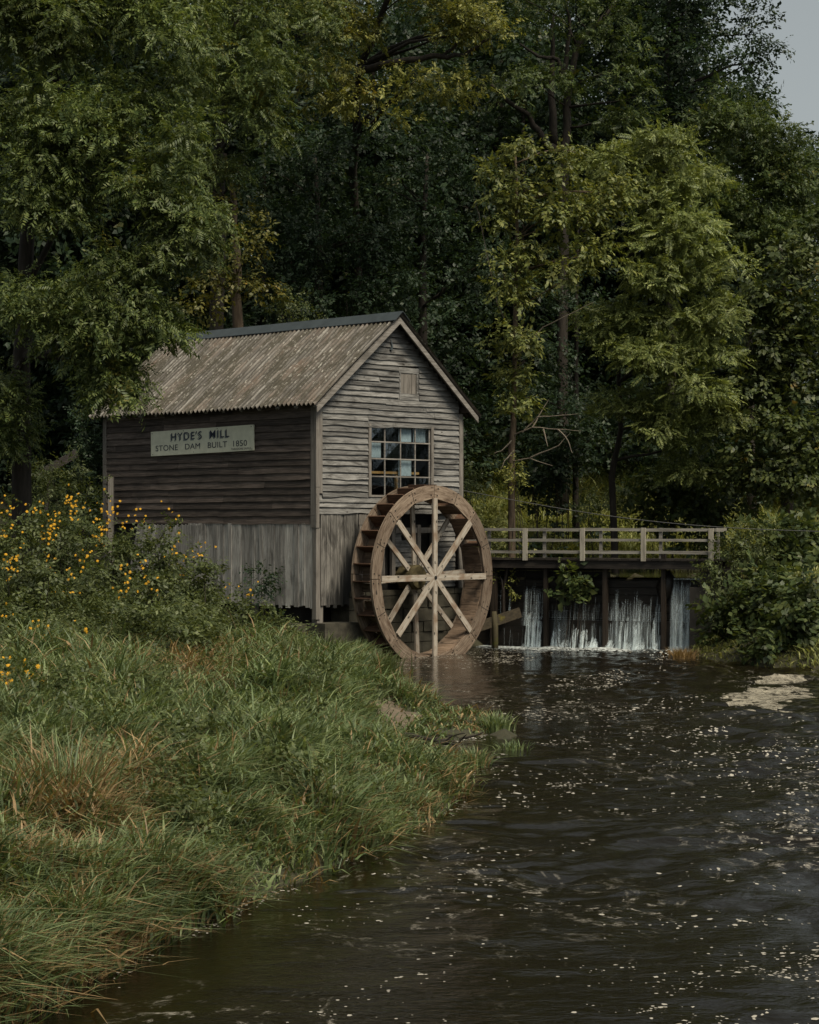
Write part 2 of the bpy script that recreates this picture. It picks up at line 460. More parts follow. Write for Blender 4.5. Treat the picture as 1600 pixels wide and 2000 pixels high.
def lacy(m):
    t = m.node_tree; b = t.nodes['Principled BSDF']
    k = ramp(t, noise(t, coords(t, (5, 3, 1)), 1.3, 6, 0.75, 0.6), [(0.40, 0.05), (0.56, 0.95)])
    trp = nd(t, 'ShaderNodeBsdfTransparent'); mx = nd(t, 'ShaderNodeMixShader')
    t.links.new(k, mx.inputs[0]); t.links.new(trp.outputs[0], mx.inputs[1]); t.links.new(b.outputs[0], mx.inputs[2])
    t.links.new(mx.outputs[0], t.nodes['Material Output'].inputs['Surface'])
lacy(M['raft'])

def groundmat():
    m, t, b = newmat('soil_and_leaf_litter')
    n = noise(t, coords(t), 1.3, 8, 0.7, 0.3)
    c = ramp(t, n, [(0.3, (0.014, 0.016, 0.007)), (0.55, (0.035, 0.032, 0.014)), (0.75, (0.06, 0.05, 0.024))])
    t.links.new(c, b.inputs['Base Color'])
    b.inputs['Roughness'].default_value = 0.95
    bp = nd(t, 'ShaderNodeBump', i_Strength=0.8, i_Distance=0.1)
    t.links.new(n, bp.inputs['Height']); t.links.new(bp.outputs[0], b.inputs['Normal'])
    return m
M['ground'] = groundmat()

def fallsmat():
    m, t, b = newmat('falling_water')
    v = coords(t, (26.0, 26.0, 0.7))
    g = noise(t, v, 1.0, 4, 0.65, 0.1)
    b.inputs['Base Color'].default_value = (0.66, 0.75, 0.78, 1)
    b.inputs['Roughness'].default_value = 0.35
    at = nd(t, 'ShaderNodeAttribute', attribute_name='dens')
    fac = ramp(t, g, [(0.3, 0.06), (0.74, 0.92)])
    mu = nd(t, 'ShaderNodeMath', operation='MULTIPLY')
    t.links.new(fac, mu.inputs[0]); t.links.new(at.outputs['Fac'], mu.inputs[1])
    trp = nd(t, 'ShaderNodeBsdfTransparent')
    mx = nd(t, 'ShaderNodeMixShader')
    t.links.new(mu.outputs[0], mx.inputs[0])
    t.links.new(trp.outputs[0], mx.inputs[1]); t.links.new(b.outputs[0], mx.inputs[2])
    t.links.new(mx.outputs[0], t.nodes['Material Output'].inputs['Surface'])
    return m
M['falls'] = fallsmat()

def glassmat():
    m, t, b = newmat('old_window_glass')
    gl = nd(t, 'ShaderNodeBsdfGlossy'); gl.inputs['Roughness'].default_value = 0.04
    gl.inputs['Color'].default_value = (0.75, 0.85, 0.95, 1)
    geo = t.nodes.new('ShaderNodeNewGeometry')
    trp = nd(t, 'ShaderNodeBsdfTransparent'); trp.inputs['Color'].default_value = (0.7, 0.78, 0.8, 1)
    mx = nd(t, 'ShaderNodeMixShader')
    t.links.new(ramp(t, geo.outputs['Random Per Island'], [(0.0, 0.05), (0.6, 0.14), (1.0, 0.34)]), mx.inputs[0])
    bp = nd(t, 'ShaderNodeBump', i_Strength=0.25, i_Distance=0.02)
    t.links.new(noise(t, coords(t), 3.0, 2), bp.inputs['Height'])
    t.links.new(bp.outputs[0], gl.inputs['Normal'])
    t.links.new(trp.outputs[0], mx.inputs[1]); t.links.new(gl.outputs[0], mx.inputs[2])
    t.links.new(mx.outputs[0], t.nodes['Material Output'].inputs['Surface'])
    return m
M['glass'] = glassmat()

# ------------------------------------------------------------------ terrain
LEFT_SHORE = [(-6.5, 2), (-3.9, 8), (-2.42, 13.8), (-1.96, 15.7), (-1.39, 17.4), (-0.77, 19.25), (0.16, 21.9), (0.72, 25.3), (0.5, 26.6), (0.0, 28.2), (-0.1, 29.3),
              (0.45, 30.1), (1.1, 31.3), (1.4, 32.8), (0.75, 34.3), (-0.1, 37), (-0.5, 41), (-0.75, 44), (-0.9, 47.3), (-1.25, 48.6), (-1.75, 49.35), (1.25, 52.5), (1.7, 53.6), (2.6, 56.2)]
RIGHT_SHORE = [(7.9, 53.9), (7.2, 51.9), (7.0, 50.5), (6.5, 48.6), (7.6, 46.6), (9.0, 45.0), (12, 41), (15, 35), (18, 24), (20, 10), (20, 2)]
RIVER = np.array(LEFT_SHORE + RIGHT_SHORE)
POND = np.array([(1.9, 55.7), (7.8, 53.1), (9.0, 54.5), (10.5, 58), (11, 61.6), (6, 62), (2.5, 62), (1.0, 60)])


def sdist(poly, X, Y):
    """signed distance: positive outside the polygon"""
    X = np.asarray(X, float); Y = np.asarray(Y, float)
    d = np.full(X.shape, 1e9); inside = np.zeros(X.shape, bool)
    n = len(poly)
    for i in range(n):
        ax, ay = poly[i]; bx, by = poly[(i + 1) % n]
        ex, ey = bx - ax, by - ay
        tt = np.clip(((X - ax) * ex + (Y - ay) * ey) / (ex * ex + ey * ey), 0, 1)
        d = np.minimum(d, np.hypot(X - ax - tt * ex, Y - ay - tt * ey))
        c = ((ay > Y) != (by > Y)) & (X < (bx - ax) * (Y - ay) / (by - ay + 1e-12) + ax)
        inside ^= c
    return np.where(inside, -d, d)


_vt = np.random.default_rng(123).random((256, 256))
def vnoise(X, Y, oct=3):
    X = np.asarray(X, float); Y = np.asarray(Y, float)
    out = 0.0; amp = 1.0; tot = 0.0
    for o in range(oct):
        x = X * 2 ** o + 17.3 * o; y = Y * 2 ** o + 9.1 * o
        xi = np.floor(x).astype(int); yi = np.floor(y).astype(int)
        fx = x - xi; fy = y - yi
        fx = fx * fx * (3 - 2 * fx); fy = fy * fy * (3 - 2 * fy)
        g = lambda a, b: _vt[(xi + a) % 256, (yi + b) % 256]
        out = out + amp * ((g(0, 0) * (1 - fx) + g(1, 0) * fx) * (1 - fy) + (g(0, 1) * (1 - fx) + g(1, 1) * fx) * fy)
        tot += amp; amp *= .5
    return out / tot


def wob(X, Y, s=1.0):
    return (np.sin(X * 1.7 * s + 1.3 * np.sin(Y * .9 * s)) + np.sin(Y * 1.3 * s + 1.1 * np.sin(X * 1.1 * s + 2.0)) + .5 * np.sin(3.1 * s * X + 2.3 * s * Y)) / 2.5


SANDC = (-0.22, 31.9)


def lowk(X, Y): return np.exp(-(((X - .15) / 1.0) ** 2 + ((Y - 30.3) / 4.2) ** 2) ** 2)


def height(X, Y):
    X = np.asarray(X, float); Y = np.asarray(Y, float)
    dr = sdist(RIVER, X, Y)
    dp = sdist(POND, X, Y)
    d = np.maximum(dr, 0)
    left = X < 3.0
    z = 0.42 * (1 - np.exp(-d / 0.45)) + 0.095 * np.minimum(d, 9)
    z = z + 0.6 * (vnoise(X * .8, Y * .5) - .5) * np.minimum(d, 1.0) * (X < 3)
    z = z * (1 - 0.78 * lowk(X, Y)) * (1 - .5 * np.exp(-((X + 1.4) / 1.2) ** 2 - ((Y - 47.2) / 2.6) ** 2))
    # right bank stands high behind the abutment
    rb = np.clip((X - 6.9) / 1.2, 0, 1) * np.clip((Y - 44) / 6, 0, 1)
    z = np.maximum(z, rb * np.minimum(0.25 + 0.75 * d, 1.95))
    # upstream level behind the dam, rising to the wooded hill
    back = np.clip((Y - 55.0 + 0.44 * (X - 2.2)) / 1.5, 0, 1)
    up = 1.95 + 0.24 * np.maximum(Y - 61.5, 0) + 0.16 * np.maximum(Y - 69, 0)
    up = np.minimum(up, 1.95 + 11)
    up = np.where(X > 9, 1.95 + (up - 1.95) * np.clip(1 - (X - 9) / 12, .25, 1), up)
    z = np.where(back > 0, np.maximum(z, z * (1 - back) + back * up), z)
    lb = np.clip((Y - 55.5) / 6, 0, 1) * np.clip((2.5 - X) / 1.5, 0, 1)
    z = np.maximum(z, lb * up)
    # under water
    z = np.where(dr < 0, np.maximum(-1.1, dr * 0.9), z)
    z = np.where((dp < 0) & (Y > 53), np.maximum(1.1, 1.95 + dp * 0.9), z)
    return z


gx = np.unique(np.concatenate([np.linspace(-14, 16, 150), np.linspace(-160, -14, 24), np.linspace(16, 160, 24)]))
gy = np.unique(np.concatenate([np.linspace(1, 75, 240), np.linspace(75, 130, 30), np.linspace(130, 400, 12), np.linspace(-60, 1, 10)]))
GX, GY = np.meshgrid(gx, gy)
GZ = height(GX, GY)
nx, ny = len(gx), len(gy)
ii = np.arange(nx * ny).reshape(ny, nx)
F = np.stack([ii[:-1, :-1], ii[:-1, 1:], ii[1:, 1:], ii[1:, :-1]], -1).reshape(-1, 4)
g = quads('ground', np.stack([GX, GY, GZ], -1).reshape(-1, 3), M['ground'], F=F, smooth=True)
tag(g, kind='structure')

def sheet(name, poly, z, mat):
    mb = MB(); mb.add([(x, y, z) for x, y in poly], [tuple(range(len(poly)))])
    o = mb.build(name, mat); tag(o, kind='structure'); return o
# water sheets (the banks rise through them)
def wave(X, Y):
    """height of the river surface: broad swirls, chop and fine ripples, livelier on the right"""
    wx = X + 1.1 * (vnoise(X * .35 + 5, Y * .3, 2) - .5); wy = Y + 1.6 * (vnoise(X * .3, Y * .35 + 9, 2) - .5)
    zone = np.clip(.3 * X - .03 * Y + .95 + 1.8 * (vnoise(X * .35 + 2, Y * .15, 2) - .5), .14, 2.2)
    h = .11 * (vnoise(wx * .75, wy * .85, 2) - .5) + .085 * (vnoise(wx * 1.8 + 30, wy * 2.4, 2) - .5) + .018 * (vnoise(wx * 5.5, wy * 7.0 + 40, 2) - .5)
    return h * zone
wxs = np.unique(np.concatenate([[-40, -14], np.arange(-6.5, 12.5, .065), [20, 40]]))
wys = [-30.0, 4.0]; yy = 9.5
while yy < 55.2:
    wys.append(yy); yy += max(.035, yy * yy / 16000)
wys = np.array(wys)
WXg, WYg = np.meshgrid(wxs, wys)
WZg = wave(WXg, WYg) * ((WXg > -8) & (WXg < 12.5) & (WYg > 9))
keep = (WYg < 53.2 + np.clip((3.2 - WXg) * .5, 0, 1.8))
ii = np.arange(WXg.size).reshape(WXg.shape)
Fw = np.stack([ii[:-1, :-1], ii[:-1, 1:], ii[1:, 1:], ii[1:, :-1]], -1)
Fw = Fw[keep[1:, 1:] & keep[1:, :-1]]
tag(quads('river_water', np.stack([WXg, WYg, WZg], -1).reshape(-1, 3), M['water'], F=Fw, smooth=True), kind='structure')
sheet('pond_water', [(1.75, 54.75), (7.9, 51.98), (14, 55), (14, 64), (0, 64)], 1.84, M['pond'])

# bare sand on the bank, following the ground
a_ = np.linspace(0, 2 * np.pi, 41)[:-1]
mb = MB(); ring = []
vs = [(SANDC[0], SANDC[1], float(height(SANDC[0], SANDC[1])) + .03)]
for k in range(1, 4):
    for q in a_:
        rr = (k / 3) * (1 + .16 * math.sin(3 * q + 1) + .1 * math.sin(5 * q))
        x, y = SANDC[0] + .42 * rr * math.cos(q), SANDC[1] + 2.3 * rr * math.sin(q)
        vs.append((x, y, float(height(x, y)) + (.03 if k < 3 else -.03)))
n_ = len(a_)
fs = [(0, 1 + i, 1 + (i + 1) % n_) for i in range(n_)]
for k in range(2):
    fs += [(1 + k * n_ + i, 1 + (k + 1) * n_ + i, 1 + (k + 1) * n_ + (i + 1) % n_, 1 + k * n_ + (i + 1) % n_) for i in range(n_)]
mb.add(vs, fs)
tag(mb.build('sand', M['sand'], smooth=True), kind='structure')

# ------------------------------------------------------------------ the mill
CX, CY, CA = -2.215, 48.69, R(46.0)
mill = thing('mill', 'weathered wooden mill with rusty corrugated roof standing beside the river', 'mill', (CX, CY, 0), CA)
GW, LL = 5.07, 8.17       # gable width, length
APEX = 8.30; SL = 0.815
WL = 3.23                 # bottom of the long clapboards
WG = 3.47                 # bottom of the gable clapboards
LOW = 1.23                # bottom of the upright boards


def roof_z(x): return APEX - SL * abs(x - GW / 2)


def clap(mb, spans, z0, z1, expo, out, warp, rnd, thick=0.038, jit=0.014, seg=0.28):
    """horizontal boards; spans(z)->[(a,b)], out(a,z,d)->local point"""
    z = z0
    while z < z1:
        e = expo * (1 + rnd.uniform(-.12, .12))
        for (a, b) in spans(z + e * .5):
            if b - a < 0.05: continue
            cuts = [a]
            while cuts[-1] + 1.3 < b:
                cuts.append(min(b, cuts[-1] + rnd.uniform(1.3, 4.0)))
            if b - cuts[-1] > 1e-3:
                if b - cuts[-1] < .5 and len(cuts) > 1: cuts[-1] = b
                else: cuts.append(b)
            for p, q in zip(cuts[:-1], cuts[1:]):
                n = max(2, int((q - p) / seg) + 1)
                wk = warp * rnd.choice((.15, .3, .6, 1.0, 1.5)) * (1.25 if z < 5.6 else .7)
                dz = rnd.uniform(-jit, jit); tl = rnd.uniform(-jit, jit) * .8
                vs = []
                ph1, ph2 = rnd.uniform(0, 6), rnd.uniform(0, 6)
                for i in range(n + 1):
                    f = i / n; aa = p + (q - p) * f
                    if i == 0: aa += .002
                    if i == n: aa -= .002
                    wv = wk * (.6 * math.sin(aa * 3.1 + ph1) + .4 * math.sin(aa * 6.3 + ph2))
                    wo = wk * .9 * max(0, math.sin(aa * 2.3 + ph2)) * rnd.uniform(.6, 1.0)
                    zb = z + dz + tl * (f - .5) + wv
                    vs += [out(aa, z + e + .03, .004), out(aa, zb, thick + wo), out(aa, zb, -.004)]
                fs = []
                for i in range(n):
                    o_ = i * 3
                    fs += [(o_, o_ + 1, o_ + 4, o_ + 3), (o_ + 1, o_ + 2, o_ + 5, o_ + 4)]
                fs += [(0, 2, 1), (n * 3, n * 3 + 1, n * 3 + 2)]
                mb.add(vs, fs)
        z += e


rnd = random.Random(3)
# window and hatch openings in gable coordinates
WX0, WX1, WZ0, WZ1 = 1.80, 3.93, 3.93, 5.66
HX0, HX1, HZ0, HZ1 = 2.80, 3.48, 6.32, 7.10


def gable_spans(z):
    half = GW / 2
    lim = min(half, (APEX - .02 - z) / SL)
    if lim <= 0: return []
    a, b = half - lim, half + lim
    a, b = max(a, .16 if z > 3.95 else .03), min(b, GW - .1)
    out_ = [(a, b)]
    for (x0, x1, zz0, zz1) in ((WX0 - .1, WX1 + .1, WZ0 - .02, WZ1), (HX0 - .02, HX1 + .02, HZ0, HZ1)):
        if zz0 < z < zz1:
            n2 = []
            for (p, q) in out_:
                if p < x0: n2.append((p, min(q, x0)))
                if q > x1: n2.append((max(p, x1), q))
            out_ = n2
    return out_


mb = MB()
clap(mb, gable_spans, WG, APEX, .142, lambda a, z, d: (a, -d, z), .014, rnd, thick=.05, jit=.02)
mb.build('gable_wall', M['gable'], mill)['label'] = 'grey clapboard gable wall with warped boards'
mb = MB()
clap(mb, lambda z: [(.02, LL)] if z < 6.15 else [], WL, 6.15, .165, lambda a, z, d: (-d, a, z), .007, rnd, jit=.012)
mb.build('side_wall', M['long'], mill)['label'] = 'dark brown clapboard side wall under the eaves'
mb = MB()
clap(mb, lambda z: [(.02, LL)] if z < 6.15 else [], LOW, 6.15, .165, lambda a, z, d: (GW + d, a, z), .004, rnd, seg=1.2)
mb.build('rear_side_wall', M['long'], mill)
mb = MB()
clap(mb, lambda z: [(max(.02, GW / 2 - (APEX - .02 - z) / SL), min(GW - .02, GW / 2 + (APEX - .02 - z) / SL))], LOW, APEX - .1, .165, lambda a, z, d: (a, LL + d, z), .004, rnd, seg=1.2)
mb.build('far_gable_wall', M['gable'], mill)
# dark inside lining and floor so nothing shines through
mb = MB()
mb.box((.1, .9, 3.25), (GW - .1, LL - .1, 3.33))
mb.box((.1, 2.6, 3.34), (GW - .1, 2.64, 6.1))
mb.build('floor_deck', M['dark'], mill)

# upright boards of the lower storey
mb = MB()
y = 0.05
while y < 4.6:
    wd = rnd.uniform(.10, .17)
    d = rnd.uniform(.005, .03)
    mb.box((-d - .012, y, LOW + rnd.uniform(-.05, .07)), (.02, y + wd - .008, WL + .012 - d * .1))
    y += wd
# the fallen, leaning boards further back
for i in range(16):
    yy = 4.45 + i * .16
    mb.beam((-.06 - .01 * (i % 3), yy + .35, LOW - .1), (-.03, yy - .2, WL - .03), .15, .025, up=(1, 0, 0))
mb.build('lower_side_boards', M['vertdark'], mill)
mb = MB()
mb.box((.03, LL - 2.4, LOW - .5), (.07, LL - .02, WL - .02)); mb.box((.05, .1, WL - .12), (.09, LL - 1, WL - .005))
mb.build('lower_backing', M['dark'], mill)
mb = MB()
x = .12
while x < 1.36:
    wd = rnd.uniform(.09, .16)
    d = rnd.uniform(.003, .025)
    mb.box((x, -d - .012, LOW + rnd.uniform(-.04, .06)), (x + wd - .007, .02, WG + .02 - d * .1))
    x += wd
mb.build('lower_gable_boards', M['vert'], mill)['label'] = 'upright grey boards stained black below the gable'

# lower gable behind the wheel: clapboards, openings backed by a shade-dark sheet, a lean-to strip, stone
mb = MB()
def low_spans(z):
    s = [(1.5, 2.15), (2.75, 3.45), (4.15, GW - .1)]
    if z > 2.85: s = [(1.5, 2.15), (2.75, 3.0), (4.1, GW - .1)]
    if z < 2.1: s = [(1.6, 2.3), (2.9, GW - .1)]
    return s
clap(mb, low_spans, 1.62, WG, .13, lambda a, z, d: (a, .12 - d, z), .006, rnd)
mb.build('lower_clapboards', M['gable'], mill)
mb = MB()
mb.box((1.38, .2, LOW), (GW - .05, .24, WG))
mb.build('opening_shade_sheet', M['dark'], mill)  # near-black sheet standing in for the shade inside the openings
mb = MB()
mb.box((1.4, -.03, WG - .27), (2.7, .06, WG - .004)); mb.box((2.2, .02, 1.9), (2.34, .1, 3.1)); mb.box((2.6, .03, 1.75), (2.72, .11, 3.15))
mb.box((3.5, .02, 1.7), (3.62, .1, 3.2)); mb.box((4.02, .02, 1.9), (4.12, .1, 3.2)); mb.box((1.42, -.02, 1.6), (1.52, .07, WG - .28))
mb.box((2.74, .03, 3.0), (4.1, .1, 3.13)); mb.box((1.55, .02, 2.72), (2.2, .09, 2.8))
mb.build('lower_frame', M['trimz'], mill)
mb = MB()
rs = random.Random(12)
zz = -1.0
while zz < 1.55:
    h = rs.uniform(.24, .36)
    x = 1.05
    while x < GW + .2:
        wd = rs.uniform(.35, .8)
        j = rs.uniform(0, .07)
        mb.box((x + .01, -.02 - j, zz + .01), (min(x + wd, GW + .2) - .01, .6, min(zz + h, 1.6) - .01))
        x += wd
    zz += h
mb.box((1.1, .03, -1), (GW + .15, .59, 1.5))
mb.build('stone_foundation', M['stone'], mill)

# timber sill block and footing posts by the near corner
mb = MB()
mb.box((-.05, -.35, -.3), (1.55, .25, .86)); mb.box((-.35, .3, -.3), (-.02, .9, .84))
mb.build('footing_block', M['stone'], mill)
for (x, y) in ((.02, .0), (1.35, .3), (.05, 2.2), (.05, 4.2), (.05, 6.2), (GW - .2, 7.9), (GW - .2, 4)):
    mb = MB(); mb.box((x, y, .2 if y > .1 else .862), (x + .2, y + .18, LOW + .06))
    mb.build('footing_post', M['trimz'], mill)
mb = MB(); mb.box((.15, .7, .3), (GW - .2, LL - .1, LOW + .03)); mb.build('crawl_space_shade_block', M['dark'], mill)  # solid near-black block standing in for the shade under the floor

# corner boards
for nm, a, b_ in (('corner_board', (-.045, .0, WL - .1), (.0, .15, 6.02)), ('corner_board', (-.05, -.05, 4.1), (.06, -.003, 6.02)), ('corner_board', (.062, -.046, 3.95), (.16, -.003, 6.05)),
                  ('corner_board', (GW - .1, -.05, 1.6), (GW + .045, -.003, 6.02)), ('corner_board', (-.04, LL - .12, 1.3), (.0, LL + .03, 6.0)), ('corner_board', (-.035, -.03, .95), (.1, .1, WL - .11)),
                  ('corner_board', (-.048, -.048, WL - .1), (.058, -.003, 4.09))):
    mb = MB(); mb.box(a, b_); mb.build(nm, M['trimz'], mill)

# corrugated roof, two slopes in one sheet
PIT, AMP = .155, .037
y0, y1 = -.36, LL + .35
ny_ = int((y1 - y0) / PIT * 8)
ys = np.linspace(y0, y1, ny_)
cor = AMP * np.cos((ys - y0) / PIT * 2 * np.pi)
V, Fq = [], []
def slope(x_of, edge_j):
    base = len(V)
    nsx = 10
    for i in range(nsx + 1):
        f = i / nsx
        xs = x_of(f)
        for k in range(ny_):
            sheet_k = int((ys[k] - y0) / .76)
            lap = edge_j[sheet_k % len(edge_j)] if i == nsx else 0
            xx = xs + lap * (1 if xs > GW / 2 else -1)
            V.append((xx, ys[k], roof_z(xx) + .075 + cor[k] + .012 * math.sin(xs * 2.1 + sheet_k)))
    for i in range(nsx):
        for k in range(ny_ - 1):
            a = base + i * ny_ + k
            Fq.append((a, a + 1, a + ny_ + 1, a + ny_))
ej = [rnd.uniform(-.03, .03) for _ in range(13)]
slope(lambda f: GW / 2 - f * (GW / 2 + .31), ej)
slope(lambda f: GW / 2 + f * (GW / 2 + .42), ej)
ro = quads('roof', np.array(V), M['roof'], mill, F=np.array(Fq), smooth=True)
ro['label'] = 'rusty corrugated metal roof with moss and pale lichen'
mb = MB()
for s in (-1, 1):
    p = [(GW / 2, y0 - .05, APEX + .145), (GW / 2 + s * .27, y0 - .05, APEX + .13 - SL * .27), (GW / 2 + s * .27, y1, APEX + .13 - SL * .27), (GW / 2, y1, APEX + .145)]
    q = [(x, y, z - .012) for x, y, z in p]
    mb.add(p + q, [(0, 1, 2, 3), (7, 6, 5, 4), (0, 4, 5, 1), (1, 5, 6, 2), (2, 6, 7, 3)])
mb.build('ridge_cap', M['capmetal'], ro)
# rake boards and eaves trim
for s in (-1, 1):
    mb = MB()
    e = GW / 2 + (.27 if s < 0 else .33)
    for yy, dz, ht, th in ((-.30, -.085, .15, .035), (-.26, .005, .05, .05)):
        a = (GW / 2, yy, APEX + dz); b_ = (GW / 2 + s * e, yy, APEX + dz - SL * e)
        x0, z0_, x1, z1_ = a[0], a[2], b_[0], b_[2]
        vs = []
        for yv in (yy - th / 2, yy + th / 2):
            vs += [(x0, yv, z0_ - ht / 2), (x1, yv, z1_ - ht / 2), (x1, yv, z1_ + ht / 2), (x0, yv, z0_ + ht / 2)]
        mb.add(vs, [(0, 1, 2, 3), (7, 6, 5, 4), (0, 4, 5, 1), (1, 5, 6, 2), (2, 6, 7, 3), (3, 7, 4, 0)])
    mb.build('rake_board', M['trimx'], mill)
mb = MB()
for s, xx in ((-1, -.04), (1, GW + .04)):
    mb.box((xx - .02, -.25, roof_z(0) - .17), (xx + .02, LL + .3, roof_z(0) - .03))
mb.build('eaves_board', M['long'], mill)
mb = MB()
for i in range(14):
    yy = -.22 + i * .66
    for s in (-1, 1):
        mb.beam((GW / 2, yy, APEX - .03), (GW / 2 + s * (GW / 2 + .26), yy, APEX - .03 - SL * (GW / 2 + .26)), .05, .1, up=(0, 1, 0))
mb.build('rafters', M['trimx'], mill)

# the big gable window
win = MB()
win.box((WX0 - .095, -.055, WZ0 - .05), (WX0, .05, WZ1 + .004)); win.box((WX1, -.05, WZ0 - .3), (WX1 + .09, .05, WZ1))
win.box((WX0, -.045, WZ0 - .05), (WX1, .06, WZ0)); win.box((WX0, -.03, WZ1 - .03), (WX1, .05, WZ1 + .03))
wf = win.build('window', M['trimz'], mill)
wf['label'] = 'sixteen pane window of the gable wall'
sash = MB()
xs_ = [WX0 + (WX1 - WX0) * f for f in (0, .24, .5, .745, .985)]
zs_ = [WZ0 + (WZ1 - WZ0) * f for f in (0, .265, .515, .755, 1)]
for x in xs_[1:]:
    sash.box((x - .016, -.008, WZ0), (x + .016, .024, WZ1 - .03))
for z in zs_[1:4]:
    sash.box((WX0, -.012, z - .016), (WX1, .02, z + .016))
sash.build('sash', M['trimx'], wf)
pane = MB()
for i in range(4):
    for j in range(4):
        t1, t2 = rnd.uniform(-.006, .006), rnd.uniform(-.006, .006)
        a, b_, c, d = xs_[i] + .016, xs_[i + 1] - .016, zs_[j] + .016, zs_[j + 1] - .016
        pane.add([(a, .008 + t1, c), (b_, .008 - t1, c + 0), (b_, .008 - t2, d), (a, .008 + t2, d)], [(0, 1, 2, 3)])
pane.build('pane', M['glass'], wf)
for (i, j) in ((2, 3), (0, 2), (2, 1), (3, 3)):
    cur = MB()
    a, b_ = xs_[i] + .03, xs_[i + 1] - .03
    n = 9
    vs = []
    for k in range(n + 1):
        x = a + (b_ - a) * k / n
        yy = .09 + .012 * (k % 2)
        vs += [(x, yy, zs_[j] + .03), (x, yy, zs_[j + 1] - .02)]
    cur.add(vs, [(2 * k, 2 * k + 2, 2 * k + 3, 2 * k + 1) for k in range(n)])
    cur.build('curtain', M['curtain'], wf)
mb = MB(); mb.box((WX0 - .3, .14, 4.46), (WX1 - .25, .19, 4.52)); mb.box((WX0 + .15, .16, 3.7), (WX0 + .2, .2, 4.44)); mb.box((WX0 + 1.06, .14, 3.7), (WX0 + 1.13, .2, 4.44))
mb.build('inner_shelf', M['orange'], wf)

# hatch
mb = MB()
mb.box((HX0, -.03, HZ0 + .14), (HX0 + .05, .02, HZ1 - .13)); mb.box((HX1 - .06, -.03, HZ0 + .14), (HX1, .02, HZ1 - .13))
mb.box((HX0 - .03, -.035, HZ1 - .13), (HX1 + .01, .02, HZ1)); mb.box((HX0, -.032, HZ0 - .02), (HX1 + .01, .02, HZ0 + .14))
hf = mb.build('hatch', M['gable'], mill)
mb = MB()
x = HX0 + .05
while x < HX1 - .07:
    mb.box((x + .003, -.012 - rnd.uniform(0, .008), HZ0 + .14), (min(x + .13, HX1 - .06) - .003, .01, HZ1 - .13)); x += .13
mb.build('hatch_door', M['trimz'], hf)
# hook under the peak
mb = MB(); mb.tube([(GW / 2 - .05, -.05, 7.75), (GW / 2 - .03, -.07, 7.6), (GW / 2 - .06, -.05, 7.5)], [.012, .03, .04], 6)
mb.build('hook', M['capmetal'], mill)


def to_mill(v):
    v = Vector(v) - Vector((CX, CY, 0))
    c, s = math.cos(CA), math.sin(CA)
    return Vector((v.x * c + v.y * s, -v.x * s + v.y * c, v.z))


def from_mill(v):
    c, s = math.cos(CA), math.sin(CA)
    return Vector((CX + v[0] * c - v[1] * s, CY + v[0] * s + v[1] * c, v[2]))


# ------------------------------------------------------------------ sign on the side wall
def long_y(px):
    k = (px - 800) / FPX
    return (-2.215 - 48.69 * k) / (.719 + .695 * k)

ya, yb = long_y(500), long_y(299.5)
s_top, s_bot = 5.60, 4.97
sign = thing('mill_sign', 'cream painted sign lettered in navy on the dark side wall of the mill', 'sign', from_mill((-.07, yb, s_bot)), CA - math.pi / 2)
SW, SH = yb - ya, s_top - s_bot
mb = MB(); mb.box((0, 0, 0), (SW, .03, SH))
sb = mb.build('sign_board', M['sign'], sign)
sign.rotation_euler = (0, R(-.8), CA - math.pi / 2)
def text(body, x0, x1, z0, z1, mat, d, name='lettering', shear=0.0, extra=1.0, off=0.0):
    cu = bpy.data.curves.new(name, 'FONT')
    cu.body = body
    cu.space_character = extra
    cu.shear = shear
    cu.offset = off
    tmp = bpy.data.objects.new(name, cu)
    COL.objects.link(tmp)
    bpy.context.view_layer.update()
    dg = bpy.context.evaluated_depsgraph_get()
    me = bpy.data.meshes.new_from_object(tmp.evaluated_get(dg))
    bpy.data.objects.remove(tmp)
    co = np.zeros(len(me.vertices) * 3, dtype=np.float32); me.vertices.foreach_get('co', co); co = co.reshape(-1, 3)
    mn, mx = co.min(0), co.max(0)
    out = np.zeros_like(co)
    out[:, 0] = x0 + (co[:, 0] - mn[0]) / (mx[0] - mn[0]) * (x1 - x0)
    out[:, 2] = z0 + (co[:, 1] - mn[1]) / (mx[1] - mn[1]) * (z1 - z0)
    out[:, 1] = d
    me.vertices.foreach_set('co', out.ravel()); me.materials.clear(); me.materials.append(mat); me.update()
    return link(name, me, sign)
text("HYDE'S  MILL", SW * .20, SW * .765, SH * .535, SH * .86, M['inkfade'], -.003, 'letter_shadow', 0, 1.2, .004)
text("HYDE'S  MILL", SW * .21, SW * .775, SH * .58, SH * .90, M['ink'], -.006, 'lettering', 0, 1.2, .004)
text("STONE   DAM   BUILT  1850", SW * .05, SW * .94, SH * .19, SH * .42, M['ink'], -.006, 'lettering', 0, 1.05)
text("THEODORE SAWLE.", SW * .79, SW * .98, SH * .05, SH * .13, M['ink'], -.006, 'lettering')
mb = MB()
for x, z in ((.02, .06), (.015, .92), (.98, .93), (.985, .05), (.43, .07), (.33, .95), (.66, .94)):
    mb.box((SW * x - .008, -.012, SH * z - .008), (SW * x + .008, .0, SH * z + .008))
mb.build('nail_heads', M['dark'], sign)

# ------------------------------------------------------------------ water wheel
WA = R(48.5)
HUB = P(846, 1128, 50.0)
WR, WIN, WWID = 2.25, 1.92, .60
wheel = thing('water_wheel', 'large brown wooden water wheel with pale spokes dipping into the river', 'water wheel', (HUB.x, HUB.y, HUB.z), WA)
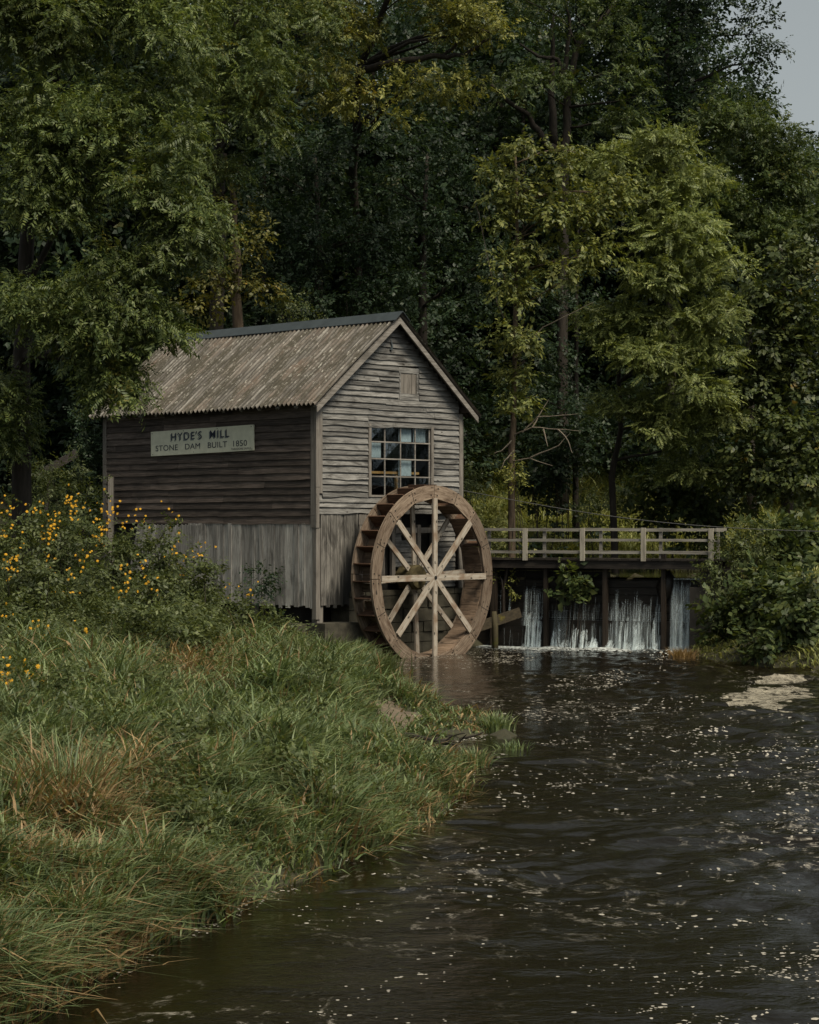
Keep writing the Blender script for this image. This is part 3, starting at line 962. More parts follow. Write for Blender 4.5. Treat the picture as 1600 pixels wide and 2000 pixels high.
# local: x along the wheel face, -y towards the viewer, z up; front ring at y=0
NSEG = 8
def ring(name, yf, yb_, rot, label):
    V, U = [], []
    for s in range(NSEG):
        a0, a1 = rot + s * 2 * math.pi / NSEG + .004, rot + (s + 1) * 2 * math.pi / NSEG - .004
        n = 8
        for i in range(n):
            t0, t1 = i / n, (i + 1) / n
            def pt(tt, outer, yv):
                a = a0 + (a1 - a0) * tt
                if outer: r = WR
                else:
                    # inner edge made of two straight cuts per segment
                    half = (a1 - a0) / 2
                    loc = (tt * 2) % 1.0 if tt < 1 else 1.0
                    r = (WIN + .03) * math.cos(half / 2) / math.cos((loc - .5) * half)
                    r = WIN * math.cos(half / 2) / math.cos((loc - .5) * half) + .02
                return (r * math.sin(a), yv, r * math.cos(a)), (a * 2.0 + s * 3.7, (r - 1.5) + s * 1.3 + yv)
            fr = [pt(t0, 1, yf), pt(t1, 1, yf), pt(t1, 0, yf), pt(t0, 0, yf)]
            bk = [pt(t0, 1, yb_), pt(t1, 1, yb_), pt(t1, 0, yb_), pt(t0, 0, yb_)]
            for q in ((fr[0], fr[3], fr[2], fr[1]), (bk[0], bk[1], bk[2], bk[3]), (fr[0], fr[1], bk[1], bk[0]), (fr[3], bk[3], bk[2], fr[2])):
                V += [p[0] for p in q]; U += [p[1] for p in q]
            if i == 0:
                q = (fr[0], bk[0], bk[3], fr[3]); V += [p[0] for p in q]; U += [p[1] for p in q]
            if i == n - 1:
                q = (fr[1], fr[2], bk[2], bk[1]); V += [p[0] for p in q]; U += [p[1] for p in q]
    o = quads(name, np.array(V), M['rim'], wheel, uv=np.array(U))
    # merge so that each segment is one island
    import bmesh
    bm = bmesh.new(); bm.from_mesh(o.data); bmesh.ops.remove_doubles(bm, verts=bm.verts, dist=.0008); bm.to_mesh(o.data); bm.free()
    o['label'] = label
    return o
ring('rim', -.04, .03, 0, 'front rim ring of eight felloes')
ring('rim', WWID - .03, WWID + .04, R(3), 'back rim ring next to the wall')
rw = random.Random(5)
mb = MB()
for k in range(16):
    a = k * math.pi / 8
    for dr_, da in ((-.09, .05), (.08, .055), (-.07, -.05), (.1, -.045)):
        q = a + da + rw.uniform(-.012, .012); r_ = (WR + WIN) / 2 + dr_ + rw.uniform(-.02, .02)
        c = Vector((r_ * math.sin(q), -.043, r_ * math.cos(q)))
        s_ = rw.uniform(.009, .018)
        mb.box((c.x - s_, c.y - .006, c.z - s_), (c.x + s_, c.y + .01, c.z + s_))
for k in range(8):
    # scarf joints cut across the felloes
    a = (k + .5) * math.pi / 4 + rw.uniform(-.03, .03)
    p = Vector((math.sin(a), 0, math.cos(a)))
    mb.beam(p * (WIN + .03) + Vector((0, -.038, 0)), p * (WR - .01) + Vector((0, -.038, 0)), .012, .012)
mb.build('bolts', M['dark'], wheel)
def spoke(y, ang, L0, L1, wd, th, shade='spoke'):
    mb = MB()
    mb.box((L0, -th / 2, -wd / 2), (L1, th / 2, wd / 2))
    o = mb.build('spoke', M[shade], wheel)
    o.location = (0, y, 0)
    o.rotation_euler = (0, -ang, 0)
    return o
for k in range(8):
    a = k * math.pi / 4
    d0 = .075 if k % 2 else .0
    if k in (0, 4): d0 = .075
    spoke(-.055 - (.002 if k % 2 == 0 else .004), a, d0, WIN + (.02 if k % 2 == 0 else -.01), .15, .05)
    spoke(WWID + .0, a + R(3), .12, WIN + .02, .13, .05)
mb = MB(); mb.tube([(0, -.10, 0), (0, .02, 0)], [.045, .045], 12); mb.build('hub_bolt', M['dark'], wheel)
mb = MB(); mb.tube([(0, -.02, 0), (0, .45, 0)], [.06, .06], 12); mb.build('axle', M['paddle'], wheel)
mb = MB(); mb.tube([(0, .44, 0), (0, .5, 0), (0, .95, 0)], [.27, .31, .3], 18); mb.build('hub_drum', M['drum'], wheel)
NP = 34
pm = MB(); pm.add([(-.005, .035, 0), (-.005, WWID - .035, 0), (0.02, WWID - .035, .36), (.02, .035, .36), (.02, .035, 0), (.02, WWID - .035, 0), (.045, WWID - .035, .36), (.045, .035, .36)],
                  [(0, 1, 2, 3), (7, 6, 5, 4), (0, 4, 5, 1), (1, 5, 6, 2), (2, 6, 7, 3), (3, 7, 4, 0)])
pd = pm.build('paddle', M['paddle'], wheel)
for k in range(NP):
    o = pd if k == 0 else pd.copy()
    if k: COL.objects.link(o); o.parent = wheel
    a = 2 * math.pi * (k + .3) / NP
    o.rotation_euler = (0, a, 0)
    r0 = WIN + .0
    o.location = (r0 * math.sin(a), 0, r0 * math.cos(a))
mb = MB()
NB = 56
for k in range(NB):
    a = 2 * math.pi * k / NB
    aa = 2 * math.pi / NB * .5 - .002
    if rw.random() < .06: continue
    j = rw.uniform(0, .015)
    r0, r1 = WIN - .02 - j, WIN + .015 - j
    vs = []
    for yv in (.032, WWID - .032):
        for (r, q) in ((r0, -aa), (r0, aa), (r1, aa), (r1, -aa)):
            vs.append((r * math.sin(a + q), yv, r * math.cos(a + q)))
    mb.add(vs, [(0, 1, 2, 3), (7, 6, 5, 4), (0, 4, 5, 1), (1, 5, 6, 2), (2, 6, 7, 3), (3, 7, 4, 0)])
mb.build('drum_planks', M['sole'], wheel)
mb = MB(); mb.tube([(0, .951, 0), (0, 1.6, 0)], [.14, .14], 12)
mb.build('axle', M['drum'], wheel)

# ------------------------------------------------------------------ dam, footbridge, falls
BO = (2.16, 54.0); BA = R(-23.8)
cb, sbn = math.cos(BA), math.sin(BA)
def bridge_s(px, yoff=0.0):
    k = (px - 800) / FPX
    # X = ox + s*cb - yoff*sbn ; D = oy + s*sbn + yoff*cb
    return (k * (BO[1] + yoff * cb) - BO[0] + yoff * sbn) / (cb - k * sbn)

bridge = thing('footbridge', 'narrow wooden footbridge with grey post and rail fences over the dam', 'footbridge', (BO[0], BO[1], 0), BA)
BL0, BL1 = -.9, bridge_s(1405) + .0
DT = 2.33     # deck top
mb = MB()
x = BL0
rb = random.Random(2)
while x < BL1:
    wd = rb.uniform(.16, .24)
    mb.box((x, -.03 - rb.uniform(0, .03), DT - .05), (min(x + wd, BL1) - .012, 1.05, DT + rb.uniform(-.004, .004)))
    x += wd
mb.build('deck', M['wet'], bridge)
mb = MB(); mb.box((BL0, .0, DT - .26), (BL1 + .05, .14, DT - .051)); mb.box((BL0, .85, DT - .26), (BL1 + .05, .99, DT - .052))
mb.build('beam', M['wet'], bridge)
RT = 3.12
for px in (1027, 1139, 1258, 1390):
    s = bridge_s(px)
    h = rb.uniform(-.01, .01)
    mb = MB(); mb.box((s - .062, -.075, DT - .06), (s + .062, -.031, RT + h)); mb.build('post', M['post'], bridge)
for px in (955, 1063, 1173, 1290, 1402):
    s = bridge_s(px, 1.0)
    mb = MB(); mb.box((s - .04, 1.0, DT - .3), (s + .04, 1.06, RT)); mb.build('back_post', M['rail'], bridge)
for z, ht in ((RT - .045, .072), (2.80, .066), (2.49, .066)):
    mb = MB()
    s = BL0
    seg_ends = [bridge_s(1027), bridge_s(1139), bridge_s(1258), bridge_s(1397)]
    for e in seg_ends:
        j = rb.uniform(-.012, .012); j2 = rb.uniform(-.012, .012)
        mb.beam((s, -.008, z + j), (e - .004, -.008, z + j2), .04, ht)
        s = e
    mb.build('rail', M['rail'], bridge)
    mb = MB()
    for a, b_ in ((BL0, bridge_s(1173, 1)), (bridge_s(1173, 1) + .01, bridge_s(1402, 1))):
        j = rb.uniform(-.01, .01)
        mb.beam((a, .98, z + j), (b_, .98, z - j), .04, ht)
    mb.build('back_rail', M['rail'], bridge)
mb = MB(); mb.box((bridge_s(1397), -.03, RT - .095), (bridge_s(1397) + .04, .97, RT - .005)); mb.build('end_rail', M['rail'], bridge)

dam = thing('dam', 'dark timber and stone mill dam under the footbridge with water spilling over it', 'dam', (BO[0], BO[1], 0), BA)
mb = MB()
z = -.4
s12, s3 = bridge_s(1178), bridge_s(1296)
while z < 1.8:
    h = rb.uniform(.17, .24)
    j = rb.uniform(0, .04)
    h = min(h, 1.8 - z)
    mb.box((-.9, .42 - j, z), (s12, .6, z + h - .012))
    mb.box((s12 + .01, .40 - j, z), (bridge_s(1312), .6, z + h - .012))
    z += h
zz = 1.80
while zz < DT - .1:
    mb.box((-.9, .44 - rb.uniform(0, .03), zz), (s12, .6, min(zz + .2, DT - .055) - .012)); zz += .2
mb.box((bridge_s(1306), .5, -.4), (bridge_s(1420), .75, 1.80))
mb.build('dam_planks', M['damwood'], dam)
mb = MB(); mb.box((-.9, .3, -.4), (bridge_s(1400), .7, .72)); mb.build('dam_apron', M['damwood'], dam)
for px, zt, w_ in ((960, DT - .27, .16), (1062, DT - .27, .1), (1178, DT - .27, .11), (1292, DT + .12, .11)):
    s = bridge_s(px)
    mb = MB()
    mb.box((s - w_ / 2, .12 if px != 1292 else .145, -.4), (s + w_ / 2, .27, zt))
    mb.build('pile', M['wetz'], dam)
mb = MB(); s = bridge_s(1300, .3); mb.tube([(s, .46, 1.3), (s - .03, .46, 1.6), (s + .02, .46, 1.82), (s, .46, 2.02)], [.2, .27, .22, .07], 9)
mb.build('stump', M['damwood'], dam, smooth=True)
mb = MB()
mb.tube([(bridge_s(990, .2), .2, DT - .25), (bridge_s(988, .2), .2, 1.85), (bridge_s(983, .2), .2, 1.5)], [.035, .045, .04], 6)
mb.tube([(bridge_s(976, .2), .2, DT - .5), (bridge_s(980, .2), .2, 1.75), (bridge_s(983, .2), .2, 1.5), (bridge_s(984, .2), .2, .6)], [.02, .03, .05, .06], 6)
mb.build('forked_prop', M['wetz'], dam)

# concrete abutment
ab = MB()
s0, s1 = bridge_s(1346), bridge_s(1420)
ab.box((s0, .05, -.6), (s1, 1.4, 1.62)); ab.box((s0 + .25, .1, 1.62), (s1 + .02, 1.3, 2.0)); ab.box((s0 + .5, .0, 2.0), (s1 + .3, 1.2, DT - .265))
abo = ab.build('abutment', M['concrete']); abo.location = (BO[0], BO[1], 0); abo.rotation_euler = (0, 0, BA)
tag(abo, 'dark concrete abutment holding the right end of the footbridge', 'abutment')

# slanted mossy timber and its post between wheel and dam
o = MB(); o.beam(P(905, 1234, 52.9), P(1016, 1196, 53.55), .08, .26)
tag(o.build('flume_board', M['flume']), 'mossy slanting timber between the water wheel and the dam', 'timber')
o = MB(); q = P(967, 1262, 53.2); o.tube([(q.x, q.y, -.4), (q.x, q.y, .55), (q.x - .02, q.y, .95)], [.09, .085, .06], 8)
tag(o.build('mossy_post', M['mossy'], smooth=True), 'mossy round post rising from the water beside the wheel', 'post')

# falling water: one mesh per bay
rf = random.Random(21)
def falls(name, strips):
    V, Fq, A = [], [], []
    for (s, wd, zt, zb, den, reach) in strips:
        n, m_ = 10, 3
        b0 = len(V)
        ph = rf.uniform(0, 6)
        for i in range(n + 1):
            f = i / n
            z = zt + (zb - zt) * f
            o_ = .40 - .02 - reach * math.sqrt(f)
            ww = wd * (.75 + .35 * f + .1 * math.sin(f * 9 + ph))
            for k in range(m_ + 1):
                u = k / m_ - .5
                V.append((s + u * ww + .01 * math.sin(f * 5 + ph), o_ - .25 * ww * (1 - 4 * u * u), z))
                A.append(min(1.0, 1.35 * den) * (1.0 if 0 < k < m_ else .3) * (.6 + .4 * f if i > 0 else .25))
        for i in range(n):
            for k in range(m_):
                a = b0 + i * (m_ + 1) + k
                Fq.append((a, a + 1, a + m_ + 2, a + m_ + 1))
    o_ = quads(name, np.array(V), M['falls'], F=np.array(Fq), smooth=True)
    at = o_.data.attributes.new('dens', 'FLOAT', 'POINT')
    at.data.foreach_set('value', np.array(A, dtype=np.float32))
    o_.location = (BO[0], BO[1], 0); o_.rotation_euler = (0, 0, BA)
    tag(o_, kind='structure')
    return o_
def zof(py, D=53.4): return EYE - (py - HOR) * D / FPX
def strips(p0, p1, n, ytop, wmin=.02, wmax=.09, den=(.35, .9), zb=-.03, reach=(.03, .16)):
    out_ = []
    for i in range(n):
        px = rf.uniform(p0, p1)
        out_.append((bridge_s(px, .3), rf.uniform(wmin, wmax), zof(rf.uniform(*ytop)), zb, rf.uniform(*den), rf.uniform(*reach)))
    return out_
b1 = strips(972, 1000, 5, (1145, 1175), .02, .05, zb=.75, den=(.4, .7)) + strips(1024, 1060, 14, (1135, 1160), .012, .035, zb=.55, den=(.5, .9)) + strips(1028, 1058, 20, (1196, 1208), .03, .09, (.75, 1.0), reach=(.15, .3)) \
    + strips(950, 1024, 16, (1190, 1220), .012, .03, (.1, .25)) + strips(1024, 1060, 4, (1150, 1175), .15, .3, (.10, .18), zb=.55)
b2 = strips(1070, 1176, 34, (1176, 1200), .012, .03, (.25, .6)) + strips(1080, 1172, 9, (1165, 1180), .012, .025, (.7, 1)) + strips(1080, 1100, 9, (1222, 1234), .03, .09, (.75, 1), reach=(.15, .3)) \
    + strips(1112, 1148, 14, (1222, 1232), .025, .08, (.75, 1), reach=(.15, .35)) + strips(1156, 1172, 7, (1240, 1252), .04, .12, (.8, 1), reach=(.15, .35)) + strips(1074, 1172, 8, (1178, 1205), .15, .35, (.06, .14))
b3 = strips(1184, 1290, 44, (1165, 1200), .012, .032, (.3, .75)) + strips(1190, 1286, 16, (1148, 1172), .012, .028, (.7, 1)) + strips(1198, 1284, 16, (1198, 1225), .03, .09, (.55, .95), reach=(.1, .25)) + strips(1188, 1286, 10, (1165, 1190), .15, .35, (.08, .17))
b4 = strips(1308, 1347, 26, (1129, 1142), .014, .05, (.4, .85)) + strips(1308, 1347, 14, (1165, 1190), .03, .09, (.6, .95), reach=(.1, .25)) + strips(1312, 1343, 5, (1130, 1140), .2, .35, (.16, .26))
# splash plumes where the strands strike the pool
for b_, p0, p1, n in ((b1, 1026, 1060, 7), (b2, 1074, 1174, 16), (b3, 1186, 1288, 20), (b4, 1308, 1346, 8)):
    b_ += strips(p0, p1, n, (1247, 1259), .05, .17, (.3, .7), reach=(.2, .4))
for b_ in (b1, b2, b3, b4): falls('waterfall', b_)
mb = MB(); mb.box((bridge_s(1308), .35, 1.80), (bridge_s(1366), 1.2, 1.826)); o = mb.build('overflow_water', M['falls']); o.location = (BO[0], BO[1], 0); o.rotation_euler = (0, 0, BA)
at = o.data.attributes.new('dens', 'FLOAT', 'POINT'); at.data.foreach_set('value', np.full(8, 1.0, dtype=np.float32)); tag(o, kind='structure')

# ------------------------------------------------------------------ foliage machinery
def nrm(a): return a / (np.linalg.norm(a, axis=-1, keepdims=True) + 1e-9)


def leaflet(base, d, up, L, W):
    base = np.array(base, float); d = np.array(d, float); d /= np.linalg.norm(d)
    s = np.cross(up, d); s /= np.linalg.norm(s) + 1e-9
    u = np.cross(d, s)
    return [base, base + d * L * .42 + s * W / 2 - u * L * .04, base + d * L - u * L * .14, base + d * L * .42 - s * W / 2 - u * L * .04]


def pinnate(n, length, lL, lW, droop, r, lean=.35):
    out_ = []
    for i in range(n):
        t = (i + .7) / n
        p = (length * t, 0, -droop * t * t * length)
        sc_ = .75 + .5 * math.sin(math.pi * min(1, t * .85 + .1))
        for s in (-1, 1):
            d = (.55 + r.uniform(-.12, .12), s, -lean + r.uniform(-.15, .15) - droop * t * .5)
            out_.append(leaflet(p, d, (0, 0, 1), lL * sc_, lW * sc_))
    out_.append(leaflet((length, 0, -droop * length), (1, 0, -.4 - droop), (0, 0, 1), lL, lW))
    return np.array(out_)


def twig(n, length, lL, lW, r, spread=1.0):
    out_ = []
    for i in range(n):
        t = (i + .5) / n
        p = (length * t, r.uniform(-.04, .04), r.uniform(-.05, .05) * spread)
        a = r.uniform(-1.5, 1.5)
        d = (math.cos(a), math.sin(a), r.uniform(-.6, .25))
        k = r.uniform(.7, 1.2)
        out_.append(leaflet(p, d, (r.uniform(-.4, .4), r.uniform(-.4, .4), 1), lL * k, lW * k))
    return np.array(out_)


rt = random.Random(99)
TL = [twig(13, .34, .105, .04, rt, 1.4) for _ in range(4)]
TW = [pinnate(6, .30, .10, .037, .35, rt) for _ in range(2)] + TL[:3]           # walnut
TS = [pinnate(8, .33, .085, .034, .18, rt, .12) for _ in range(3)] + [twig(13, .32, .09, .038, rt, .7) for _ in range(2)]
TG = [twig(12, .36, .11, .05, rt, 1.0) for _ in range(4)] + [pinnate(7, .34, .1, .04, .2, rt, .2)]         # bright pinnate tree
TB = [twig(9, .42, .12, .075, rt) for _ in range(4)]                   # broad leaves
TV = [twig(10, .40, .13, .07, rt, .6) for _ in range(4)]               # vine / maple like
TBG = [twig(8, .75, .2, .12, rt) for _ in range(4)]                    # far trees, larger leaves
TSH = [twig(10, .30, .085, .045, rt) for _ in range(4)]                # shrubs and weeds
TBR = [twig(7, .34, .16, .105, rt) for _ in range(4)]                  # broad-leaved bush


def place(tmpl, pos, fwd, up, scale):
    x = nrm(fwd)
    y = nrm(np.cross(up, x))
    z = np.cross(x, y)
    Rm = np.stack([x, y, z], -1) * scale[:, None, None]          # (n,3,3)
    T = tmpl.reshape(-1, 3)
    return (np.einsum('nij,mj->nmi', Rm, T) + pos[:, None, :]).reshape(-1, 3)


def sprays(tmpls, clusters, dens, droop, outw=1.0, flat=.5, r=rng, size=(.65, 1.25), low=-.45):
    """clusters (n,6) centre+radii -> quads; dens sprays per square metre of cluster silhouette"""
    ps, fs, us, ss = [], [], [], []
    for c in clusters:
        n = max(6, int(dens * math.pi * c[3] * max(c[5], .25) ))
        d = nrm(r.normal(size=(n, 3)))
        d[:, 2] = np.where(d[:, 2] < low, -d[:, 2], d[:, 2])
        rad = r.random(n) ** .33
        ps.append(c[:3] + d * c[3:6] * rad[:, None])
        f = d * np.array([1, 1, flat]) * outw + np.array([0, 0, -droop]) + r.normal(size=(n, 3)) * .5
        fs.append(f)
        us.append(np.array([0, 0, .6]) + d * 1.05 + r.normal(size=(n, 3)) * .3)
        ss.append(r.uniform(size[0], size[1], n))
    ps, fs, us, ss = map(np.concatenate, (ps, fs, us, ss))
    k = r.integers(0, len(tmpls), len(ps))
    return np.concatenate([place(tmpls[i], ps[k == i], fs[k == i], us[k == i], ss[k == i]) for i in range(len(tmpls)) if (k == i).any()])


def env_clusters(envs, per, csize, r=rng, front=.35, flatten=.75):
    """envs: rows (cx,cy,cz,rx,ry,rz) -> bough clusters near the skin of each"""
    out_ = []
    for e in envs:
        e = np.array(e, float)
        area = e[3] * e[5] * 4
        n = max(4, int(per * area))
        d = nrm(r.normal(size=(n, 3)))
        flip = (d[:, 1] > .3) & (r.random(n) < front)
        d[flip, 1] *= -1
        rad = r.uniform(.35, 1.0, n)
        c = e[:3] + d * e[3:6] * rad[:, None]
        s = r.uniform(csize * .6, csize * 1.35, n)
        out_.append(np.concatenate([c, np.stack([s, s, s * flatten], -1)], -1))
    return np.concatenate(out_)


def E(px, py, rx, rz, D, ry=None):
    p = P(px, py, D); k = D / FPX
    return (p.x, p.y, p.z, rx * k, (ry if ry else .8 * (rx + rz) / 2 * k), rz * k)


def limb_path(a, b, r, n=6, sag=.12):
    a, b = Vector(a), Vector(b)
    L = (b - a).length
    pts = []
    o1 = Vector((r.uniform(-1, 1), r.uniform(-1, 1), r.uniform(-.3, 1))) * L * sag
    for i in range(n + 1):
        t = i / n
        pts.append(a.lerp(b, t) + o1 * math.sin(math.pi * t) + Vector((r.uniform(-1, 1), r.uniform(-1, 1), r.uniform(-1, 1))) * L * .015 * (0 if i in (0, n) else 1))
    return pts


def tree(name, label, base, path, rad, envs, tm, mat, per=1.1, csize=.62, dens=26, droop=.5, bark='bark', nl=10, limbs=(), flat=.5, group=None, cat='tree', seed=1, front=.5, flatten=.75, size=(.65, 1.25), extra=None):
    """path: trunk points in the world; base is its first point"""
    r = np.random.default_rng(seed); rr = random.Random(seed)
    root = thing(name, label, cat, tuple(base), 0, group)
    B = Vector(base)
    mb = MB()
    pts = [Vector(p) - B for p in path]
    fine = []
    for i in range(len(pts) - 1):
        for k in range(3):
            fine.append(pts[i].lerp(pts[i + 1], k / 3) + Vector((rr.uniform(-1, 1), rr.uniform(-1, 1), 0)) * rad * .25)
    fine.append(pts[-1])
    n = len(fine)
    mb.tube(fine, [rad * (1.25 if i == 0 else 1.0 - .75 * i / (n - 1)) for i in range(n)], 9)
    ev = [tuple(np.array(e[:3]) - np.array(base)) + tuple(e[3:]) for e in envs]
    cl = env_clusters(ev, per, csize, r, front, flatten)
    top = n - 1
    pick = rr.sample(range(len(cl)), min(nl, len(cl)))
    for i in pick:
        c = Vector(cl[i][:3])
        # leave the trunk at the point a little below the bough
        best = min(range(n // 4, n), key=lambda q: (fine[q] - c).length + (4.0 if fine[q].z > c.z else 0))
        p = limb_path(fine[best], c, rr)
        r0 = min(rad * .42, max(.025, (c - fine[best]).length * .02))
        mb.tube(p, [r0 * (1 - .8 * k / (len(p) - 1)) for k in range(len(p))], 6)
    for pth, r0 in limbs:
        pp = [Vector(q) - B for q in pth]
        f2 = []
        for i in range(len(pp) - 1):
            for k in range(4):
                f2.append(pp[i].lerp(pp[i + 1], k / 4) + Vector((rr.uniform(-1, 1), rr.uniform(-1, 1), rr.uniform(-1, 1))) * r0 * .35)
        f2.append(pp[-1])
        mb.tube(f2, [r0 * (1 - .7 * k / (len(f2) - 1)) for k in range(len(f2))], 7)
    mb.build('trunk', M[bark], root, smooth=True)
    quads('crown', sprays(tm, cl, dens, droop, r=r, flat=flat, size=size), M[mat], root)
    return root


def gz(x, y): return float(height(x, y))
def tb(px, D):  # trunk base on the ground
    x = (px - 800) * D / FPX
    return Vector((x, D, gz(x, D) - .1))

# the tall walnut in front of the mill, at the left
D = 43.0
tree('walnut_tree', 'tall drooping walnut tree hanging over the left end of the mill roof', tb(35, 44.5),
     [tb(35, 44.5), P(45, 700, 44.3), P(60, 420, 44), P(110, 120, 44), P(150, -150, 44)], .24,
     [E(40, -120, 240, 160, D), E(250, -80, 190, 140, D), E(40, 60, 200, 130, D), E(230, 90, 160, 130, 42.5), E(330, 200, 75, 110, 42), E(100, 250, 170, 110, 42.3), E(250, 320, 140, 100, 42), E(350, 430, 50, 70, 42),
      E(300, 520, 110, 80, 42), E(70, 440, 140, 110, 42.5), E(190, 580, 150, 90, 42), E(262, 650, 62, 60, 42), E(70, 650, 130, 100, 42.5), E(210, 715, 110, 60, 42.2), E(60, 780, 110, 70, 43), E(235, 775, 40, 30, 42), E(10, 880, 60, 70, 43.5), E(385, 460, 30, 45, 42)],
     TW, 'walnut', per=1.35, csize=.62, dens=82, droop=.4, nl=26, seed=11, flatten=1.0,
     limbs=[((P(60, 420, 44), P(180, 345, 43.6), P(270, 360, 43), P(380, 420, 42.5)), .09), ((P(50, 560, 44.2), P(150, 380, 43.5), P(240, 300, 43)), .08)])
# second walnut, behind
tree('walnut_tree', 'shadowy walnut tree behind the drooping one with a bough reaching towards the middle', tb(420, 60),
     [tb(420, 60), P(425, 600, 60), P(430, 300, 60), P(470, 0, 60), P(500, -150, 60)], .26,
     [E(480, -60, 150, 110, 58), E(450, 70, 110, 110, 58), E(520, 130, 60, 100, 57), E(525, 250, 50, 90, 57), E(440, 220, 90, 110, 58), E(600, 60, 80, 110, 58), E(420, 330, 80, 60, 58)],
     TW, 'walnut', per=1.6, csize=.6, dens=48, droop=.45, nl=12, seed=12, flatten=1.0)
# limb tree, top centre
tree('ash_tree', 'yellow green tree over the roof with a long dark limb reaching right', tb(700, 69),
     [tb(700, 69), P(700, 600, 69), P(690, 330, 67), P(705, 130, 62), P(765, -30, 60.5), P(790, -160, 60)], .2,
     [E(650, 50, 90, 70, 60), E(790, -60, 170, 80, 60), E(880, 40, 120, 70, 60), E(960, 60, 70, 60, 59.5), E(760, 190, 130, 55, 60), E(900, 180, 90, 50, 60), E(650, 170, 80, 70, 60), E(1010, -60, 120, 70, 61), E(560, -40, 100, 80, 61)],
     TG, 'golden', per=1.7, csize=.6, dens=36, droop=.35, nl=10, seed=13,
     limbs=[((P(700, 140, 61), P(760, 125, 60.5), P(840, 112, 60), P(905, 108, 59.7), P(960, 75, 59.5)), .13), ((P(860, 112, 60), P(890, 90, 59.8), P(905, 60, 59.6)), .06)])
# V shaped dark trunk tree
tree('forked_tree', 'tree with a dark forked trunk against the sky holes above the bright pinnate tree', tb(1098, 68),
     [tb(1098, 68), P(1100, 500, 68), P(1104, 290, 68), P(1110, 170, 68), P(1130, 90, 68), P(1195, 10, 68), P(1230, -120, 68)], .2,
     [E(1060, 20, 110, 70, 67), E(1180, 30, 110, 70, 67), E(1130, 180, 80, 50, 67), E(1020, 170, 70, 60, 67), E(1220, 130, 80, 80, 67), E(1150, -90, 190, 70, 68), E(1200, 250, 60, 40, 67)],
     TG, 'midgreen', per=1.1, csize=.65, dens=34, droop=.3, nl=12, seed=14,
     limbs=[((P(1104, 290, 68), P(1070, 290, 67.8), P(1030, 225, 67.5), P(960, 165, 67)), .17), ((P(1104, 160, 68), P(1112, 60, 67.8), P(1108, 0, 67.5)), .1), ((P(1103, 180, 68), P(1090, 115, 67.6), P(1050, 110, 67.3), P(1015, 85, 67)), .1),
            ((P(1080, 290, 69.5), P(1076, 150, 69.5), P(1082, 30, 69)), .16)])
# tall right trees before the sky
tree('tall_tree', 'tall dark tree at the upper right with loose boughs against the pale sky', tb(1310, 74),
     [tb(1310, 74), P(1305, 500, 74), P(1300, 200, 74), P(1310, -120, 74)], .22,
     [E(1320, -40, 120, 80, 73), E(1420, -20, 90, 60, 72), E(1310, 110, 90, 90, 73), E(1400, 110, 80, 40, 72), E(1470, 50, 60, 40, 72), E(1510, 110, 40, 30, 72), E(1300, 230, 80, 70, 73), E(1380, 210, 50, 40, 72), E(1520, -70, 60, 40, 72), E(1480, 200, 25, 40, 72)],
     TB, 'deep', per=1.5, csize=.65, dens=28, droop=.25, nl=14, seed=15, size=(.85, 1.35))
tree('rounded_tree', 'rounded leafy tree whose right flank stands against the pale sky', tb(1470, 67),
     [tb(1470, 67), P(1465, 700, 67), P(1460, 420, 67), P(1450, 230, 67)], .17,
     [E(1540, 300, 45, 50, 66), E(1580, 420, 50, 80, 66), E(1400, 230, 70, 60, 66), E(1460, 280, 80, 80, 66), E(1520, 350, 55, 80, 66), E(1420, 380, 90, 80, 66), E(1490, 460, 90, 90, 66), E(1560, 460, 50, 90, 67), E(1400, 500, 80, 80, 66), E(1480, 235, 35, 40, 66)],
     TG, 'midgreen', per=3.0, csize=.6, dens=46, droop=.3, nl=10, seed=16)
tree('distant_tree', 'small distant tree at the right edge below the sky gap', tb(1610, 84),
     [tb(1610, 84), P(1606, 600, 84), P(1602, 330, 84)], .2,
     [E(1600, 340, 38, 60, 83), E(1640, 420, 60, 80, 83), E(1585, 450, 40, 70, 83), E(1640, 300, 40, 40, 83)],
     TBG, 'deep', per=1.2, csize=.9, dens=16, droop=.2, nl=6, seed=17)
# bright pinnate tree right of centre
tree('sumac_tree', 'bright green tree with tiers of feathery leaves behind the footbridge', tb(1205, 58),
     [tb(1205, 58), P(1195, 930, 58), P(1212, 840, 57.8), P(1208, 700, 57.5), P(1230, 500, 57), P(1270, 330, 57)], .11,
     [E(1285, 300, 55, 50, 56), E(1200, 320, 50, 40, 56), E(1345, 370, 70, 55, 56), E(1250, 380, 90, 50, 56), E(1330, 460, 90, 60, 55.5), E(1385, 540, 50, 50, 55.5), E(1290, 540, 80, 50, 55.5), E(1370, 620, 75, 55, 55.5), E(1240, 640, 90, 50, 56),
      E(1310, 700, 80, 50, 55.5), E(1235, 690, 60, 40, 55.5), E(1360, 770, 55, 50, 55.5), E(1290, 830, 70, 50, 56), E(1340, 860, 50, 40, 56.5), E(1240, 790, 70, 40, 56.5), E(1345, 915, 50, 25, 57), E(1400, 810, 45, 45, 56.3), E(1180, 640, 50, 40, 56.5), E(1395, 690, 40, 40, 55.5)],
     TS, 'sumac', per=3.0, csize=.64, dens=92, droop=.16, bark='bark', nl=24, seed=18, flatten=.5, flat=.15)
